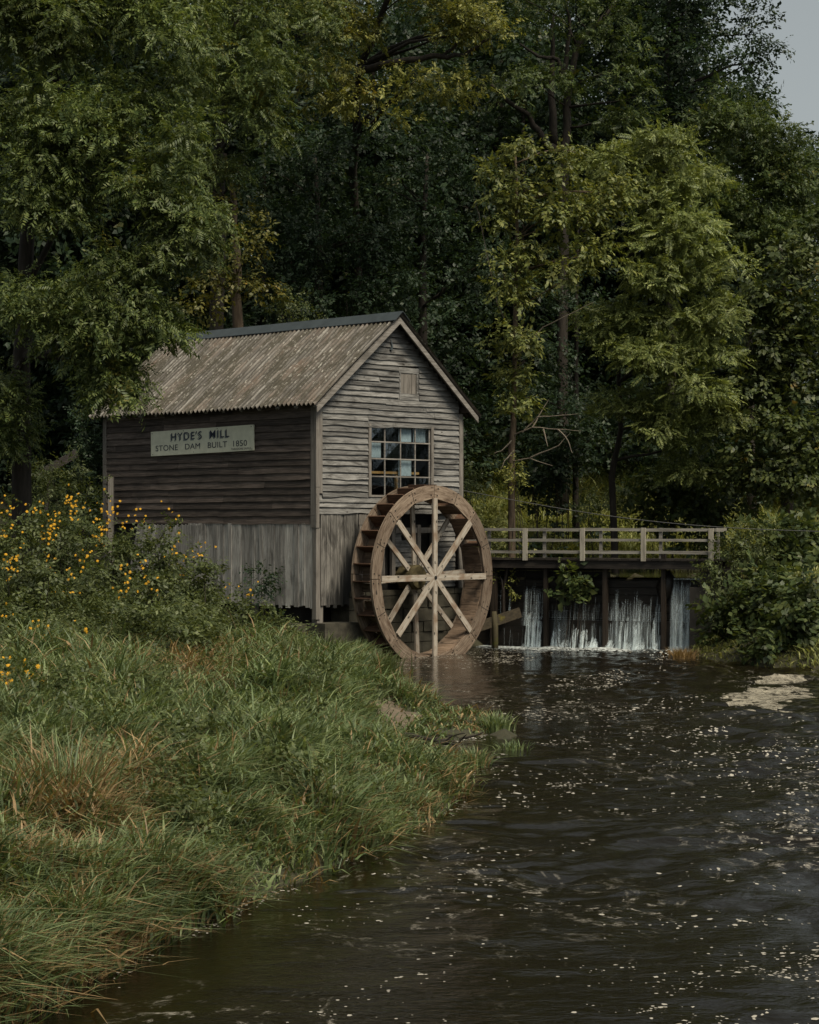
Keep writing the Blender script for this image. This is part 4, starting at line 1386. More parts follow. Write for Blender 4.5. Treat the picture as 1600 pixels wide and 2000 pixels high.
# slim tree wrapped in vine
vt = tree('slim_tree', 'slim brown trunked tree clothed in yellowing vine right of the mill gable', tb(1000, 54.5),
     [tb(1000, 54.5), P(1000, 880, 54.5), P(1005, 810, 54.4), P(1008, 600, 54.4), P(1010, 400, 54.4), P(1005, 280, 54.4)], .11,
     [E(1000, 310, 45, 40, 54), E(1015, 380, 60, 50, 54), E(1085, 370, 60, 45, 54), E(1150, 400, 60, 50, 54), E(1205, 370, 40, 40, 54), E(1090, 450, 90, 60, 54), E(1160, 500, 70, 50, 54), E(1010, 480, 55, 60, 54), E(1065, 550, 60, 40, 54),
      E(1000, 580, 40, 50, 54), E(995, 660, 35, 50, 54), E(1000, 740, 35, 45, 54), E(1005, 790, 35, 25, 54), E(970, 360, 25, 35, 54), E(1100, 310, 40, 30, 54.3)],
     TV, 'vine', per=2.4, csize=.4, dens=55, droop=.55, bark='barklight', nl=16, seed=19)
mb = MB(); rr_ = random.Random(8)
B = vt.location
def bare(pts, r0):
    pp = [P(*q) - B for q in pts]
    f2 = []
    for i in range(len(pp) - 1):
        for k in range(3): f2.append(pp[i].lerp(pp[i + 1], k / 3) + Vector((rr_.uniform(-1, 1), rr_.uniform(-1, 1), rr_.uniform(-1, 1))) * .012)
    f2.append(pp[-1])
    mb.tube(f2, [r0 * (1 - .75 * k / (len(f2) - 1)) for k in range(len(f2))], 5)
for pts in ([(1004, 900, 54.4), (1035, 895, 54), (1080, 910, 53.6)], [(1004, 850, 54.4), (1040, 835, 54), (1090, 838, 53.6), (1135, 842, 53.4)], [(1020, 845, 54.2), (1050, 815, 54), (1085, 812, 53.8), (1130, 808, 53.6)],
            [(1040, 835, 54), (1060, 800, 54), (1072, 780, 54)], [(1090, 838, 53.6), (1110, 860, 53.5), (1118, 885, 53.4)], [(1035, 895, 54), (1090, 870, 53.6), (1115, 845, 53.5)], [(1000, 860, 54.4), (980, 880, 54.3), (965, 885, 54.2)],
            [(1062, 838, 53.8), (1070, 872, 53.7)], [(1004, 880, 54.4), (985, 900, 54.2), (975, 925, 54.2)], [(1005, 700, 54.3), (1060, 640, 54), (1120, 610, 53.6), (1160, 590, 53.4)], [(1002, 660, 54.4), (970, 590, 54.2), (940, 440, 54), (925, 380, 54)]):
    bare(pts, .022)
mb.build('bare_branch', M['twig'], vt)
# big right bush like tree with orange flecks
tree('maple_tree', 'dense dark tree at the right edge flecked with orange leaves', tb(1540, 58),
     [tb(1540, 58), P(1535, 800, 58), P(1530, 600, 58), P(1525, 480, 58)], .2,
     [E(1560, 500, 70, 70, 57), E(1500, 590, 70, 80, 57), E(1580, 620, 60, 90, 56.5), E(1480, 700, 70, 80, 57), E(1560, 740, 90, 80, 56.5), E(1450, 800, 70, 70, 57), E(1530, 850, 90, 70, 56), E(1600, 880, 70, 90, 56), E(1470, 920, 90, 50, 56.5), E(1560, 950, 90, 50, 55.5), E(1640, 740, 60, 150, 57)],
     TBR, 'autumn', per=3.0, csize=.5, dens=40, droop=.5, nl=10, seed=20)
# trees behind the mill roof
tree('autumn_tree', 'brown trunked tree with orange leaves rising behind the mill roof ridge', tb(462, 59),
     [tb(462, 59), P(463, 640, 59), P(464, 540, 59), P(455, 400, 59), P(440, 300, 59)], .2,
     [E(410, 350, 55, 40, 58), E(450, 410, 60, 45, 58), E(490, 460, 40, 35, 58), E(500, 570, 50, 30, 58), E(400, 600, 40, 40, 57.5), E(420, 540, 40, 40, 58), E(440, 490, 50, 40, 58)],
     TB, 'orangeleaf', per=1.0, csize=.5, dens=22, droop=.4, bark='barklight', nl=10, seed=21)
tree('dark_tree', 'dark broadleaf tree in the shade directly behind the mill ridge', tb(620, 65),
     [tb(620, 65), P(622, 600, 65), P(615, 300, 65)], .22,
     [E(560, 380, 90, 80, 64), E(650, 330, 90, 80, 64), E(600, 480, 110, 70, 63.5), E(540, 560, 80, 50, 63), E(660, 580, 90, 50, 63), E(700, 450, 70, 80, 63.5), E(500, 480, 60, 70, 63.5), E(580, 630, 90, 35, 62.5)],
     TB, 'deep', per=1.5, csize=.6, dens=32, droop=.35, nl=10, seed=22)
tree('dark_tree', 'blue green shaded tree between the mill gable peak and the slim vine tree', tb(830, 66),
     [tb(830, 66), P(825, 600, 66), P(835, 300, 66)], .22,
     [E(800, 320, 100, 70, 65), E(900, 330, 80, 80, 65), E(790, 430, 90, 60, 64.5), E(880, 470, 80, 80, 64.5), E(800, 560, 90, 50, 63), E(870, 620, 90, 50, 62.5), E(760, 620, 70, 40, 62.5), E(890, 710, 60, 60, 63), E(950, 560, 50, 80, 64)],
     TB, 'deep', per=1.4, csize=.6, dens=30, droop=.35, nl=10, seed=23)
for px, D_, dx, h in ((1125, 63, 4, 500),):
    tree('dark_tree', 'straight dark trunk in deep shade right of the slim vine tree', tb(px, D_), [tb(px, D_), P(px + 2, 700, D_), P(px + dx, 350, D_)], .11,
         [E(1125, 800, 60, 50, 61), E(1070, 760, 60, 60, 62), E(1180, 860, 50, 40, 61), E(1120, 560, 90, 70, 62), E(1160, 640, 90, 60, 62), E(1100, 700, 80, 50, 62), E(1190, 400, 80, 80, 63)], TB, 'deep', per=1.2, csize=.6, dens=26, droop=.3, nl=8, seed=24)

# the wood on the hill behind: copies of three trees
def wood_tree(seed, h, wd, mat):
    r = random.Random(seed)
    envs = []
    for i in range(9):
        t = .10 + .90 * i / 8
        k = wd * (.55 + .5 * math.sin(math.pi * min(1, t)))
        for q in range(2):
            a = r.uniform(0, 6.28)
            envs.append((math.cos(a) * k * .45, math.sin(a) * k * .45, h * t, k * .6, k * .6, h * .11))
    return tree('wood_tree', 'leafy tree standing in the wood on the hillside behind the mill', (0, 0, 0), [(0, 0, 0), (.1, 0, h * .4), (0, .1, h * .8), (0, 0, h)], .22, envs, TBG, mat, per=.55, csize=.95, dens=15, droop=.3, nl=12, seed=seed, front=0,
                group='trees of the wood behind the mill', size=(.8, 1.3))
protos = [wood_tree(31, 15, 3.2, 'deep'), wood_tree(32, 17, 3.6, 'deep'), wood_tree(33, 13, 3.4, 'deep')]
rh = random.Random(44)
spots = []
for row, (Y, n, x0, x1) in enumerate(((70, 7, -16, 8), (76, 9, -20, 15), (84, 9, -24, 14), (93, 9, -26, 17), (104, 8, -30, 16))):
    for i in range(n):
        spots.append((x0 + (x1 - x0) * (i + .5 + rh.uniform(-.3, .3)) / n, Y + rh.uniform(-2, 2)))
more = [(10.8, 76, .98), (13.3, 80, .9), (16, 84, .75), (8.5, 79, 1.1)]
spots = [q for q in spots if not (2 < q[0] < 9 and q[1] < 74)]
for x, y in ((17, 70), (21, 78), (25, 62), (19, 88), (28, 74), (19.5, 49), (23, 55), (18.5, 60), (26, 46), (22, 66), (30, 52), (27, 38)):
    spots.append((x, y))
used = [0, 0, 0]
for i, (x, y, *sc_) in enumerate(spots + more):
    k = rh.randrange(3)
    s = rh.uniform(.85, 1.2)
    if x > 10: s = .55 if y < 95 else .6
    if sc_: s = sc_[0]
    src = protos[k]
    if used[k] == 0: o = src
    else:
        o = src.copy(); COL.objects.link(o)
        for ch in src.children:
            c = ch.copy(); COL.objects.link(c); c.parent = o
    used[k] = 1
    o.location = (x, y, gz(x, y) - .2); o.rotation_euler = (0, 0, rh.uniform(0, 6.28)); o.scale = (s, s, s)


# ------------------------------------------------------------------ shrubs
def shrub(name, label, px, py, rx, rz, D, tm, mat, dens=60, csize=.28, per=5.0, droop=.2, cat='shrub', group=None, seed=0, stems=6, flowers=0, size=(.8, 1.3), lows=True):
    r = np.random.default_rng(seed + 500); rr = random.Random(seed + 500)
    e = E(px, py, rx, rz, D)
    base = Vector((e[0], e[1], gz(e[0], e[1]) - .05))
    root = thing(name, label, cat, tuple(base), 0, group)
    ev = np.array(e); ev[:3] -= np.array(base)
    ev[4] = max(ev[3], .35)
    cl = env_clusters([ev], per, csize, r, .5, .9)
    fill = int(.6 * len(cl))
    d = nrm(r.normal(size=(fill, 3)))
    s = r.uniform(csize * .7, csize * 1.2, fill)
    lowc = np.stack([ev[0] + d[:, 0] * ev[3] * .8, ev[1] + d[:, 1] * ev[4] * .8, r.uniform(.1, max(.2, ev[2]), fill), s, s, s], -1)
    if lows: cl = np.concatenate([cl, lowc])
    mb = MB()
    for i in range(stems):
        c = Vector(cl[rr.randrange(len(cl))][:3])
        p = limb_path((c.x * .25, c.y * .25, 0), c, rr, 4, .06)
        mb.tube(p, [.016, .014, .012, .009, .006], 5)
    mb.build('stems', M['bark'], root)
    quads('foliage', sprays(tm, cl, dens, droop, r=r, size=size, low=-.95), M[mat], root)
    if flowers:
        V = []
        heads = []
        for i in range(flowers):
            a = nrm(r.normal(size=3)); a[1] = -abs(a[1]); a[2] = abs(a[2]) * 1.1
            heads.append(ev[:3] + a * ev[3:6] * r.uniform(.85, 1.15))
        for h in heads:
            for _ in range(r.integers(3, 9)):
                c = h + r.normal(size=3) * np.array([.11, .11, .12])
                nv = nrm(np.array([r.normal() * .6, -1 + r.normal() * .5, .6 + r.normal() * .4]))
                s1 = nrm(np.cross(nv, [0, 0, 1.])); s2 = np.cross(s1, nv)
                R0 = r.uniform(.022, .037)
                for k in range(7):
                    g0 = 2 * math.pi * k / 7 + r.uniform(0, .3)
                    dd = s1 * math.cos(g0) + s2 * math.sin(g0); pp = -s1 * math.sin(g0) + s2 * math.cos(g0)
                    V += [c, c + dd * R0 * .55 + pp * R0 * .26, c + dd * R0 - nv * R0 * .25, c + dd * R0 * .55 - pp * R0 * .26]
        quads('blossoms', np.array(V), M['petal'], root)
    return root

FL = [(40, 1050, 70, 70, 41, 12, 'by the left edge under the walnut'), (140, 1060, 60, 80, 41.5, 12, 'nearest the walnut trunk with crowded heads'), (235, 1065, 55, 75, 42, 8, 'before the leaning post at the far end of the wall'), (325, 1080, 50, 85, 42, 4, 'under the left end of the sign'),
      (400, 1130, 45, 65, 42.5, 3, 'before the collapsed lower boards'), (60, 1140, 70, 60, 38, 8, 'in the second rank at the left'), (180, 1150, 70, 60, 38.5, 7, 'in the middle of the flower bank'), (300, 1165, 60, 55, 39, 4, 'with few heads in the middle of the bank'),
      (20, 1230, 60, 60, 33, 7, 'half out of the left edge above the tall grass'), (110, 1250, 65, 45, 34, 5, 'low and spreading above the tall grass'), (465, 1180, 45, 40, 43.5, 2, 'low against the upright boards'), (-10, 1330, 75, 60, 27, 9, 'closest to the viewer at the left edge')]
for i, (px, py, rx, rz, D_, nf, where) in enumerate(FL):
    shrub('flowering_plant', 'tall yellow flowered plant ' + where, px, py, rx, rz, D_, TSH, 'weed', dens=75, csize=.2, per=9, cat='flowering plant', seed=i, flowers=nf, group='yellow flowered plants on the left bank')
SH = [('leafy shrub behind the back rail left of centre', 1285, 960, 70, 50, 59, 'bush', TBR), ('dark rounded shrub above the footbridge end', 1390, 975, 80, 50, 58.5, 'bush', TBR), ('pale green weedy shrub just past the footbridge end', 1450, 1075, 70, 70, 51.5, 'weed', TSH),
      ('broad dark shrub at the right edge under the maple', 1560, 1050, 80, 70, 52, 'bush', TBR), ('leafy shrub hanging over the abutment top', 1410, 1130, 38, 45, 51, 'weed', TSH), ('big leaved shrub low on the right bank', 1500, 1170, 80, 60, 48.5, 'bush', TBR),
      ('glossy leaved shrub at the right edge above the water', 1580, 1190, 70, 75, 46.8, 'bush', TBR), ('low shrub at the foot of the abutment', 1420, 1210, 48, 50, 48.8, 'bush', TBR), ('drooping shrub over the right waterline', 1500, 1250, 55, 35, 46.8, 'bush', TBR),
      ('yellowing shrub right of the wheel below the slim tree', 960, 1010, 60, 45, 57.5, 'bankgrass', TSH), ('thin tall weed shrub against the mill corner', 915, 925, 12, 45, 56, 'weed', TSH), ('mixed weedy shrub under the dark trunk', 1180, 985, 70, 35, 60, 'weed', TSH),
      ('ivy covered foot of the slim tree', 998, 925, 20, 40, 54.2, 'golden', TSH), ('dark shrub hanging below the footbridge on the dam planks', 1112, 1142, 36, 28, 53.1, 'bush', TBR), ('dark creeper climbing the upright boards', 518, 1140, 14, 45, 45.6, 'deep', TSH),
      ('shaded shrub in the hollow behind the walnut trunk', 120, 930, 70, 70, 50, 'weed', TSH), ('dark shrub beside the far end of the side wall', 170, 850, 50, 80, 55, 'deep', TSH), ('tall dark shrub in the gloom behind the bare dead branches', 1105, 860, 60, 70, 62.5, 'deep', TB), ('dark undershrub between the forest trunks', 1060, 930, 50, 30, 62, 'deep', TBR),
      ('dark shrub under the bright pinnate tree', 1330, 900, 60, 50, 60, 'deep', TBR), ('shaded shrub behind the ridge right of the brown trunk', 575, 620, 50, 40, 60.5, 'weed', TSH), ('low weeds at the footing block', 540, 1225, 40, 16, 45.4, 'weed', TSH)]
for i, (lab, px, py, rx, rz, D_, mt, tm) in enumerate(SH):
    hang = 'hanging below' in lab
    o = shrub('shrub', lab, px, py, rx, rz, D_, tm, mt, dens=58, csize=.13 if hang else .3, per=16 if hang else 5, seed=40 + i, lows=not hang)

# ------------------------------------------------------------------ grass
def blades(pos, h, az, bend, wd, r):
    n = len(pos)
    ts = np.array([0, .38, .72, 1.0])
    wprof = np.array([.75, 1.0, .72, .06])
    side = np.stack([-np.sin(az + r.uniform(-.9, .9, n)), np.cos(az + r.uniform(-.9, .9, n)), np.zeros(n)], -1)
    dirv = np.stack([np.cos(az), np.sin(az), np.zeros(n)], -1)
    rows = []
    for t, wpv in zip(ts, wprof):
        c = pos + dirv * (h * bend * t ** 1.9)[:, None] + np.array([0, 0, 1.0]) * (h * (t - .42 * np.minimum(bend, 1.3) * t ** 2.6))[:, None]
        rows.append((c - side * (wd * wpv / 2)[:, None], c + side * (wd * wpv / 2)[:, None]))
    V = np.stack([v for rw_ in rows for v in rw_], 1)          # n,8,3
    base = np.arange(n)[:, None] * 8
    F_ = np.concatenate([base + np.array([[0, 1, 3, 2]]), base + np.array([[2, 3, 5, 4]]), base + np.array([[4, 5, 7, 6]])], 1).reshape(-1, 4)
    return V.reshape(-1, 3), F_


def grass_field(name, label_kind, ok, x0, x1, Y0, Y1, ntuft, per, hh, mat, r, width=(.011, .00036), power=1.6, dry=None, lean=None):
    # tufts thin out with distance so that the cover looks even
    Y = (Y0 ** (1 - power) + r.random(ntuft) * (Y1 ** (1 - power) - Y0 ** (1 - power))) ** (1 / (1 - power))
    X = x0(Y) + r.random(ntuft) * (x1(Y) - x0(Y))
    k = ok(X, Y)
    X, Y = X[k], Y[k]
    n = len(X) * per
    tx, ty = np.repeat(X, per), np.repeat(Y, per)
    th = np.repeat(r.uniform(hh[0], hh[1], len(X)) * (.3 + 1.9 * np.clip(vnoise(X * 1.5, Y * .9, 2) - .2, 0, 1) ** 1.4) * (1 - .6 * lowk(X, Y)) * (1 - .65 * np.exp(-((X + 1.5) / 1.3) ** 2 - ((Y - 46.8) / 3.2) ** 2)), per)
    spread = .06 + .003 * ty
    px_ = tx + r.normal(size=n) * spread; py_ = ty + r.normal(size=n) * spread
    tl = np.repeat(r.uniform(0, 2 * np.pi, len(X)), per)
    az = np.where(r.random(n) < .6, tl + r.normal(size=n) * .6, r.uniform(0, 2 * np.pi, n))
    if lean is not None:
        az = np.where(r.random(n) < .35, lean + r.normal(size=n) * .7, az)
    bend = np.abs(r.normal(size=n)) * .6 + .35
    h = th * r.uniform(.55, 1.15, n)
    wd = (width[0] + width[1] * py_) * r.lognormal(0, .38, n)
    pz = height(px_, py_) - .03
    V, F_ = blades(np.stack([px_, py_, pz], -1), h, az, bend, wd, r)
    mi = np.zeros(n, dtype=int)
    mats = [M[mat]]
    if dry is not None:
        mats.append(M['drygrass'])
        dn = np.clip(dry(px_, py_), 0, 1)
        mi = (r.random(n) < dn).astype(int)
    o = quads(name, V, mats, F=F_, midx=np.repeat(mi, 3))
    return tag(o, kind='stuff')


def sand_mask(X, Y): return ((X - SANDC[0]) / .36) ** 2 + ((Y - SANDC[1]) / 2.2) ** 2
def mill_inside(X, Y):
    c, s = math.cos(CA), math.sin(CA)
    lx = (X - CX) * c + (Y - CY) * s; ly = -(X - CX) * s + (Y - CY) * c
    return (lx > -.12) & (lx < GW + .2) & (ly > -.45) & (ly < LL + .1)


def ok_left(X, Y):
    d = sdist(RIVER, X, Y)
    edge = np.where((Y > 27.5) & (Y < 36) & (X > -.9), .05 + .25 * (wob(X, Y, 2.5) > .25), .03)
    return (d > edge) & (sand_mask(X, Y) > .7 + .6 * (vnoise(X * 6, Y * 3, 2) - .5)) & (vnoise(X * 2.2, Y * 1.6, 2) > .22) & ~mill_inside(X, Y)


def dry_left(X, Y):
    d = sdist(RIVER, X, Y)
    e = .45 * np.exp(-d / .3) * np.clip(2.4 * vnoise(X * 1.5, Y) - .6, 0, 1)
    p = .8 * np.exp(-(((X + 2.95) / .45) ** 2 + ((Y - 19.0) / 2.2) ** 2)) + .6 * np.exp(-(((X + 3.6) / .7) ** 2 + ((Y - 34) / 4) ** 2))
    return .045 + e + p + .1 * (vnoise(X * .9 + 7, Y * .6) > .62)

rg = np.random.default_rng(77)
grass_field('grass', '', ok_left, lambda Y: np.minimum(-.235 * Y - 3.0, -6.5 + 0 * Y), lambda Y: 0 * Y + 1.45, 9.5, 49.5, 30000, 18, (.36, .68), 'grass', rg, dry=dry_left, lean=-.6)
# seed stalks and tall dead stems standing above the meadow
grass_field('seed_stalks', '', lambda X, Y: ok_left(X, Y) & (vnoise(X * .8 + 11, Y * .5, 2) > .5) & (lowk(X, Y) < .2), lambda Y: -.235 * Y - 1.0, lambda Y: 0 * Y + .6, 12, 48, 900, 5, (.75, 1.1), 'grass', rg, dry=lambda X, Y: .55 + 0 * X, width=(.004, .0003))
# far bank beyond the pond and round the dam
def ok_far(X, Y):
    return (sdist(POND, X, Y) > .05) & (sdist(RIVER, X, Y) > .05) & ~mill_inside(X, Y) & ~((X > 1.3) & (X < 8) & (Y < 61.5) & (Y > 50))
grass_field('bank_grass', '', ok_far, lambda Y: 0 * Y + 1.0, lambda Y: 0 * Y + 13.5, 54.5, 72, 7000, 13, (.5, .95), 'bankgrass', rg, width=(.012, .0003), power=1.01)
# right bank
def ok_right(X, Y): return (sdist(RIVER, X, Y) > .02) & (X > 6.2) & (sdist(POND, X, Y) > .1) & ~((X < 8.4) & (Y > 51.2))
grass_field('right_bank_grass', '', ok_right, lambda Y: 0 * Y + 6.2, lambda Y: 0 * Y + 12, 44, 56, 2600, 10, (.2, .45), 'bankgrass', rg, width=(.01, .0003), power=1.01)
# leafy undergrowth behind the grass
n = 2600
Yw = rg.uniform(33, 53, n); Xw = rg.uniform(-11, -.8, n)
k = (sdist(RIVER, Xw, Yw) > 1.2) & ~mill_inside(Xw, Yw) & (Yw + .7 * (Xw + 6) > 36) & (Xw < -.098 * Yw + .35 * (vnoise(Yw, Xw) - .5))
Xw, Yw = Xw[k], Yw[k]
cw = np.stack([Xw, Yw, height(Xw, Yw) + rg.uniform(.1, .75, len(Xw)), rg.uniform(.1, .24, len(Xw)), rg.uniform(.1, .24, len(Xw)), rg.uniform(.1, .25, len(Xw))], -1)
tag(quads('undergrowth', sprays(TSH, cw, 110, .15, r=rg), M['weed']), kind='stuff')
# broad-leaved weeds among the meadow grass
n = 900
Yw = 14 + 32 * rg.random(n) ** 1.2; Xw = -.21 * Yw + rg.random(n) * (.21 * Yw + .3)
k = (sdist(RIVER, Xw, Yw) > .15) & (vnoise(Xw * .9 + 3, Yw * .6, 2) > .63) & (lowk(Xw, Yw) < .2) & ~mill_inside(Xw, Yw)
Xw, Yw = Xw[k], Yw[k]
cw = np.stack([Xw, Yw, height(Xw, Yw) + rg.uniform(.15, .42, len(Xw)), rg.uniform(.06, .16, len(Xw)), rg.uniform(.06, .16, len(Xw)), rg.uniform(.08, .2, len(Xw))], -1)
tag(quads('undergrowth', sprays(TSH, cw, 120, .1, r=rg, size=(.5, 1.0)), M['weed']), kind='stuff')
n = 1500
Yw = rg.uniform(62, 74, n); Xw = rg.uniform(-13, 14, n)
k = (sdist(POND, Xw, Yw) > .4) & ((Yw > 69.5) | (Xw < .5) | (vnoise(Xw * .5, Yw * .4, 2) > .68))
Xw, Yw = Xw[k], Yw[k]
cw = np.stack([Xw, Yw, height(Xw, Yw) + rg.uniform(.1, .9, len(Xw)), rg.uniform(.15, .4, len(Xw)), rg.uniform(.15, .4, len(Xw)), rg.uniform(.15, .4, len(Xw))], -1)
tag(quads('undergrowth', sprays(TB, cw, 40, .15, r=rg), M['bush']), kind='stuff')


n = 2200
Yw = rg.uniform(70, 92, n); Xw = rg.uniform(-20, 18, n)
cw = np.stack([Xw, Yw, height(Xw, Yw) + rg.uniform(.2, 2.4, n), rg.uniform(.4, .9, n), rg.uniform(.4, .9, n), rg.uniform(.4, .9, n)], -1)
tag(quads('undergrowth', sprays(TBG, cw, 12, .15, r=rg), M['deep']), kind='stuff')


def tuft(label, px, py, D, n, h, mat, spread=.12, seed=0, name='grass_tuft', dryfrac=0, bend=.5, wd=.016):
    r = np.random.default_rng(seed + 900)
    p = P(px, py, D); z = max(gz(p.x, p.y), 0.0)
    pos = r.normal(size=(n, 3)) * np.array([spread, spread * 1.5, 0]) + np.array([0, 0, -.03])
    az = np.arctan2(pos[:, 1], pos[:, 0]) + r.normal(size=n) * .6
    V, F_ = blades(pos, r.uniform(.6, 1.1, n) * h, az, np.abs(r.normal(size=n)) * bend + .2, r.uniform(.6, 1.3, n) * wd, r)
    o = quads(name, V, [M[mat], M['drygrass']], F=F_, midx=np.repeat((r.random(n) < dryfrac).astype(int), 3))
    o.location = (p.x, p.y, z)
    return tag(o, label, 'grass tuft', 'distinct grass tufts')
tuft('brown withered grass tuft standing tall in the left meadow', 130, 1540, 18.6, 420, 1.0, 'grass', .16, 1, dryfrac=.5, wd=.013)
tuft('arching grass tuft beside the footing block', 692, 1268, 47.3, 380, .55, 'grass', .16, 2, bend=.9, wd=.02)
tuft('dark upright sedge tuft above the sand', 742, 1372, 35.5, 380, .55, 'weed', .16, 3, bend=.3)
tuft('grassy island tuft out in the water', 968, 1425, 31.9, 300, .38, 'grass', .10, 4)
tuft('grass tuft at the end of the muddy spit', 925, 1500, 27.0, 260, .36, 'grass', .09, 5, dryfrac=.2)
tuft('deep green grass tuft in the middle of the meadow', 600, 1325, 38.5, 500, .75, 'weed', .35, 6, wd=.022)
tuft('golden grass tuft at the foot of the abutment', 1332, 1292, 48.3, 260, .42, 'drygrass', .14, 7, wd=.02)
tuft('small wispy tuft standing in the shallows', 1005, 1465, 29.2, 70, .2, 'grass', .12, 8)

# ------------------------------------------------------------------ odds and ends
mb = MB()
rd = random.Random(4)
c0 = P(850, 1468, 28.8)
for i in range(22):
    a = Vector((c0.x + rd.uniform(-.25, .35), c0.y + rd.uniform(-.9, .9), rd.uniform(.02, .16)))
    b_ = a + Vector((rd.uniform(-.35, .4), rd.uniform(-.3, .3), rd.uniform(-.06, .14)))
    p = limb_path(a, b_, rd, 4, .12)
    r0 = rd.uniform(.005, .02)
    mb.tube(p, [r0, r0, r0 * .9, r0 * .7, r0 * .4], 5)
p = limb_path(c0 + Vector((-.42, .8, .16)), c0 + Vector((.3, -.1, .1)), rd, 6, .08); mb.tube(p, [.035, .035, .03, .028, .024, .02, .012], 7)
tag(mb.build('driftwood', M['bark']), 'tangle of dark driftwood caught in the muddy inlet', 'driftwood')
mb = MB()
q = P(985, 1437, 31.2)
vs = []
nn = 26
for i in range(nn):
    a = 2 * math.pi * i / nn; rr0 = 1 + .2 * math.sin(3 * a) + .15 * math.sin(5 * a + 1)
    vs.append((q.x + .22 * rr0 * math.cos(a), q.y + .55 * rr0 * math.sin(a), -.05))
vs.append((q.x, q.y, .10))
mb.add(vs, [(i, (i + 1) % nn, nn) for i in range(nn)])
tag(mb.build('mud_hump', M['ground'], smooth=True), 'dark mud hump under the grassy island tuft', 'mud hump')
# post leaning by the wall
qa = from_mill((-.35, long_y(238), 0)); mb = MB(); mb.box((qa.x - .07, qa.y - .07, gz(qa.x, qa.y) - .2), (qa.x + .07, qa.y + .07, 4.45))
tag(mb.build('wooden_post', M['trimz']), 'tall square wooden post standing before the far end of the side wall', 'post')
mb = MB(); mb.beam(P(70, 930, 53), P(150, 885, 53.5), .1, .2); mb.beam(P(90, 1000, 53), P(100, 915, 53.1), .08, .1, up=(0, 1, 0))
tag(mb.build('slanted_plank', M['wet']), 'dark slanted plank in the shade left of the mill', 'plank')
mb = MB(); pts = []
A_, B_ = P(905, 958, 53.2), P(1700, 1040, 48.5)
for i in range(25):
    t = i / 24; pts.append(A_.lerp(B_, t) + Vector((0, 0, -.28 * math.sin(math.pi * t))))
mb.tube(pts, [.009] * 25, 5)
tag(mb.build('cable', M['cable']), 'thin dark cable sagging from the mill corner towards the right edge', 'cable')

# ------------------------------------------------------------------ foam on the river
rfm = np.random.default_rng(5)
def flecks(name, px, py, size, mat, z=.003, stretch=1.0):
    D_ = EYE * FPX / (py - HOR)
    X, Y = (px - 800) * D_ / FPX, D_
    k = sdist(RIVER, X, Y) < -.02
    X, Y, s = X[k], Y[k], size[k]
    n_, m_ = len(X), 8
    ang = np.linspace(0, 2 * np.pi, m_ + 1)[:-1][None] + rfm.uniform(0, .5, (n_, 1))
    rad = s[:, None] * rfm.uniform(.55, 1.25, (n_, m_))
    vx = X[:, None] + rad * np.cos(ang) * stretch; vy = Y[:, None] + rad * np.sin(ang) * 1.15
    zz_ = .0012 + rfm.uniform(0, 1, n_) * max(0.0006, z - .003)
    V = np.concatenate([np.stack([vx, vy, wave(vx, vy) + zz_[:, None]], -1), np.stack([X, Y, wave(X, Y) + zz_ + .0006], -1)[:, None]], 1)
    base = np.arange(n_)[:, None] * (m_ + 1)
    # fans of quads: centre + three ring points
    F_ = np.concatenate([base + np.array([[m_, 2 * j, 2 * j + 1, (2 * j + 2) % m_]]) for j in range(m_ // 2)], 1).reshape(-1, 4)
    return tag(quads(name, V.reshape(-1, 3), M[mat], F=F_), kind='stuff')
# density: bands across the pool, thin towards the viewer
N = 110000
px = rfm.uniform(560, 1640, N); py = 1262 + 760 * rfm.random(N) ** 1.9
nz = 3.2 * (vnoise(px / 150 + py / 300, py / 28 + px / 500, 4) - .5)
den = .05 + .5 * np.exp(-((py - 1300) / 60) ** 2) + .30 * np.exp(-((py - 1400) / 90) ** 2) * (px > 900) + .2 * np.exp(-((px - 1000 - (py - 1500) * .0) / 130) ** 2) * np.exp(-((py - 1600) / 130) ** 2) \
    + .25 * np.exp(-((px - 1560) / 110) ** 2) * (py > 1400) + .06 * (px > 1200)
v_ = vnoise(px / 230 + py / 420 + 4, py / 52 - px / 900, 3)
rid_ = np.exp(-((v_ - .5) / .022) ** 2)
den = den * np.clip(.2 + 1.7 * nz, .02, 3.0) * (.5 + 1.9 * rid_)
k = rfm.random(N) < den * .72
px, py = px[k], py[k]
D_ = EYE * FPX / (py - HOR)
size = (.014 + .00055 * D_) * np.clip(rfm.lognormal(0, .6, len(px)), .25, 2.8) * .4
flecks('foam_flecks', px, py, size, 'foam')
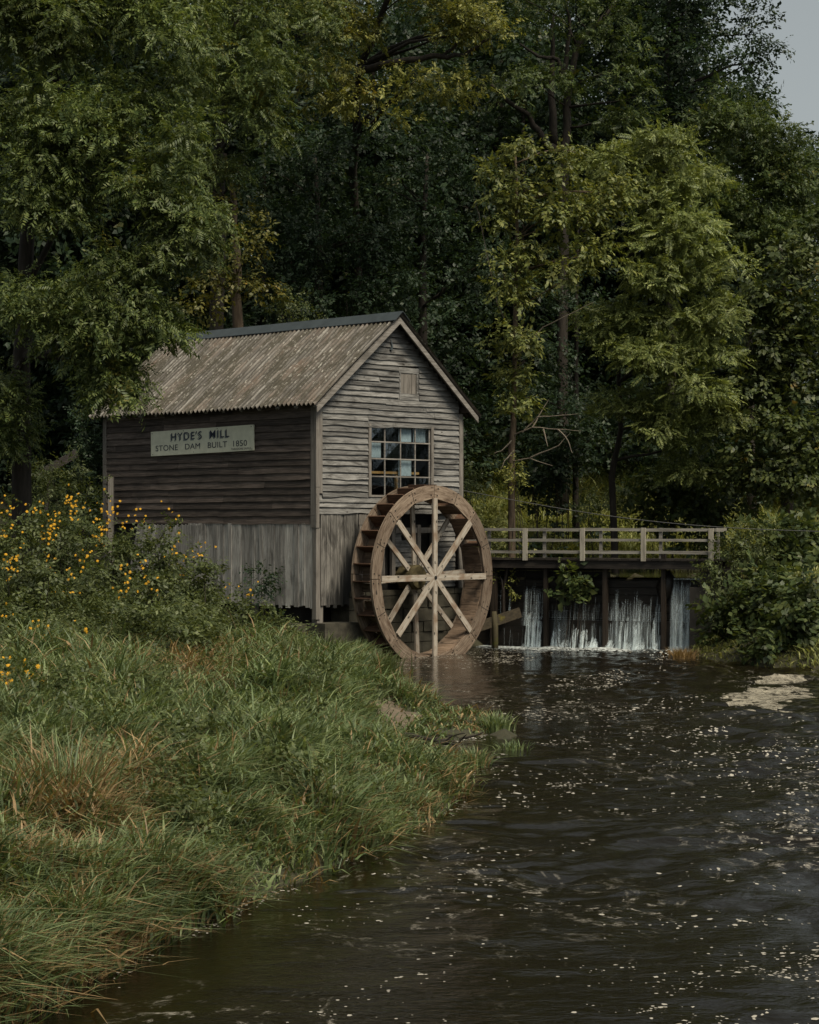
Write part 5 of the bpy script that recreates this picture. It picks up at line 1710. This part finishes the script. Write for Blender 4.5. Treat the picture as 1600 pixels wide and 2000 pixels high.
# froth where the falls meet the pool
n = 2300
s_ = rfm.uniform(bridge_s(925), bridge_s(1350), n); o_ = .15 - np.abs(rfm.normal(size=n)) * (.25 + .7 * vnoise(s_ * 2.2, s_ * 0 + 3, 2))
X = BO[0] + s_ * cb - o_ * sbn; Y = BO[1] + s_ * sbn + o_ * cb
D_ = Y; flecks('falls_froth', X * FPX / Y + 800, HOR + EYE * FPX / Y, rfm.uniform(.02, .075, n) * np.exp(o_ * .8), 'foam2', z=.018)
# the big foam raft on the right
def raft(name, pts, label, n=2600):
    W_ = np.array([((x - 800) * EYE / (y - HOR), EYE * FPX / (y - HOR)) for x, y in pts])
    lo, hi = W_.min(0) - .2, W_.max(0) + .3
    X = rfm.uniform(lo[0], hi[0], n); Y = rfm.uniform(lo[1], hi[1], n)
    d = -sdist(W_, X, Y)
    k = d > 1.1 * (vnoise(X * 2.6, Y * 1.2, 3) - .45)
    X, Y = X[k], Y[k]
    o_ = flecks(name, X * FPX / Y + 800, HOR + EYE * FPX / Y, rfm.uniform(.03, .12, len(X)), 'raft', z=.006)
    return o_
raft('foam_raft', [(1455, 1323), (1500, 1317), (1552, 1319), (1556, 1328), (1520, 1340), (1500, 1342), (1480, 1332)], 'small tan foam raft floating near the right bank')
raft('foam_raft', [(1412, 1358), (1450, 1352), (1500, 1346), (1545, 1338), (1575, 1348), (1600, 1352), (1570, 1362), (1530, 1372), (1550, 1382), (1500, 1392), (1460, 1380), (1425, 1374)], 'broad pale foam raft reaching the right edge of the pool')
# foam line along the left bank
t = rfm.random(900)
sh = np.array(LEFT_SHORE[2:14]); seg = t * (len(sh) - 1); i0 = seg.astype(int); fr_ = (seg - i0)[:, None]
q = sh[i0] * (1 - fr_) + sh[np.minimum(i0 + 1, len(sh) - 1)] * fr_
q = q + np.array([1, -.35]) * np.abs(rfm.normal(size=(900, 1))) * .10 + np.array([.02, 0])
keep = wob(q[:, 0] * 2, q[:, 1] * 1.5, 1.0) > .1
q = q[keep]
flecks('shore_foam', q[:, 0] * FPX / q[:, 1] + 800, HOR + EYE * FPX / q[:, 1], rfm.uniform(.005, .018, len(q)) * (.5 + q[:, 1] / 40), 'foam', z=.003)
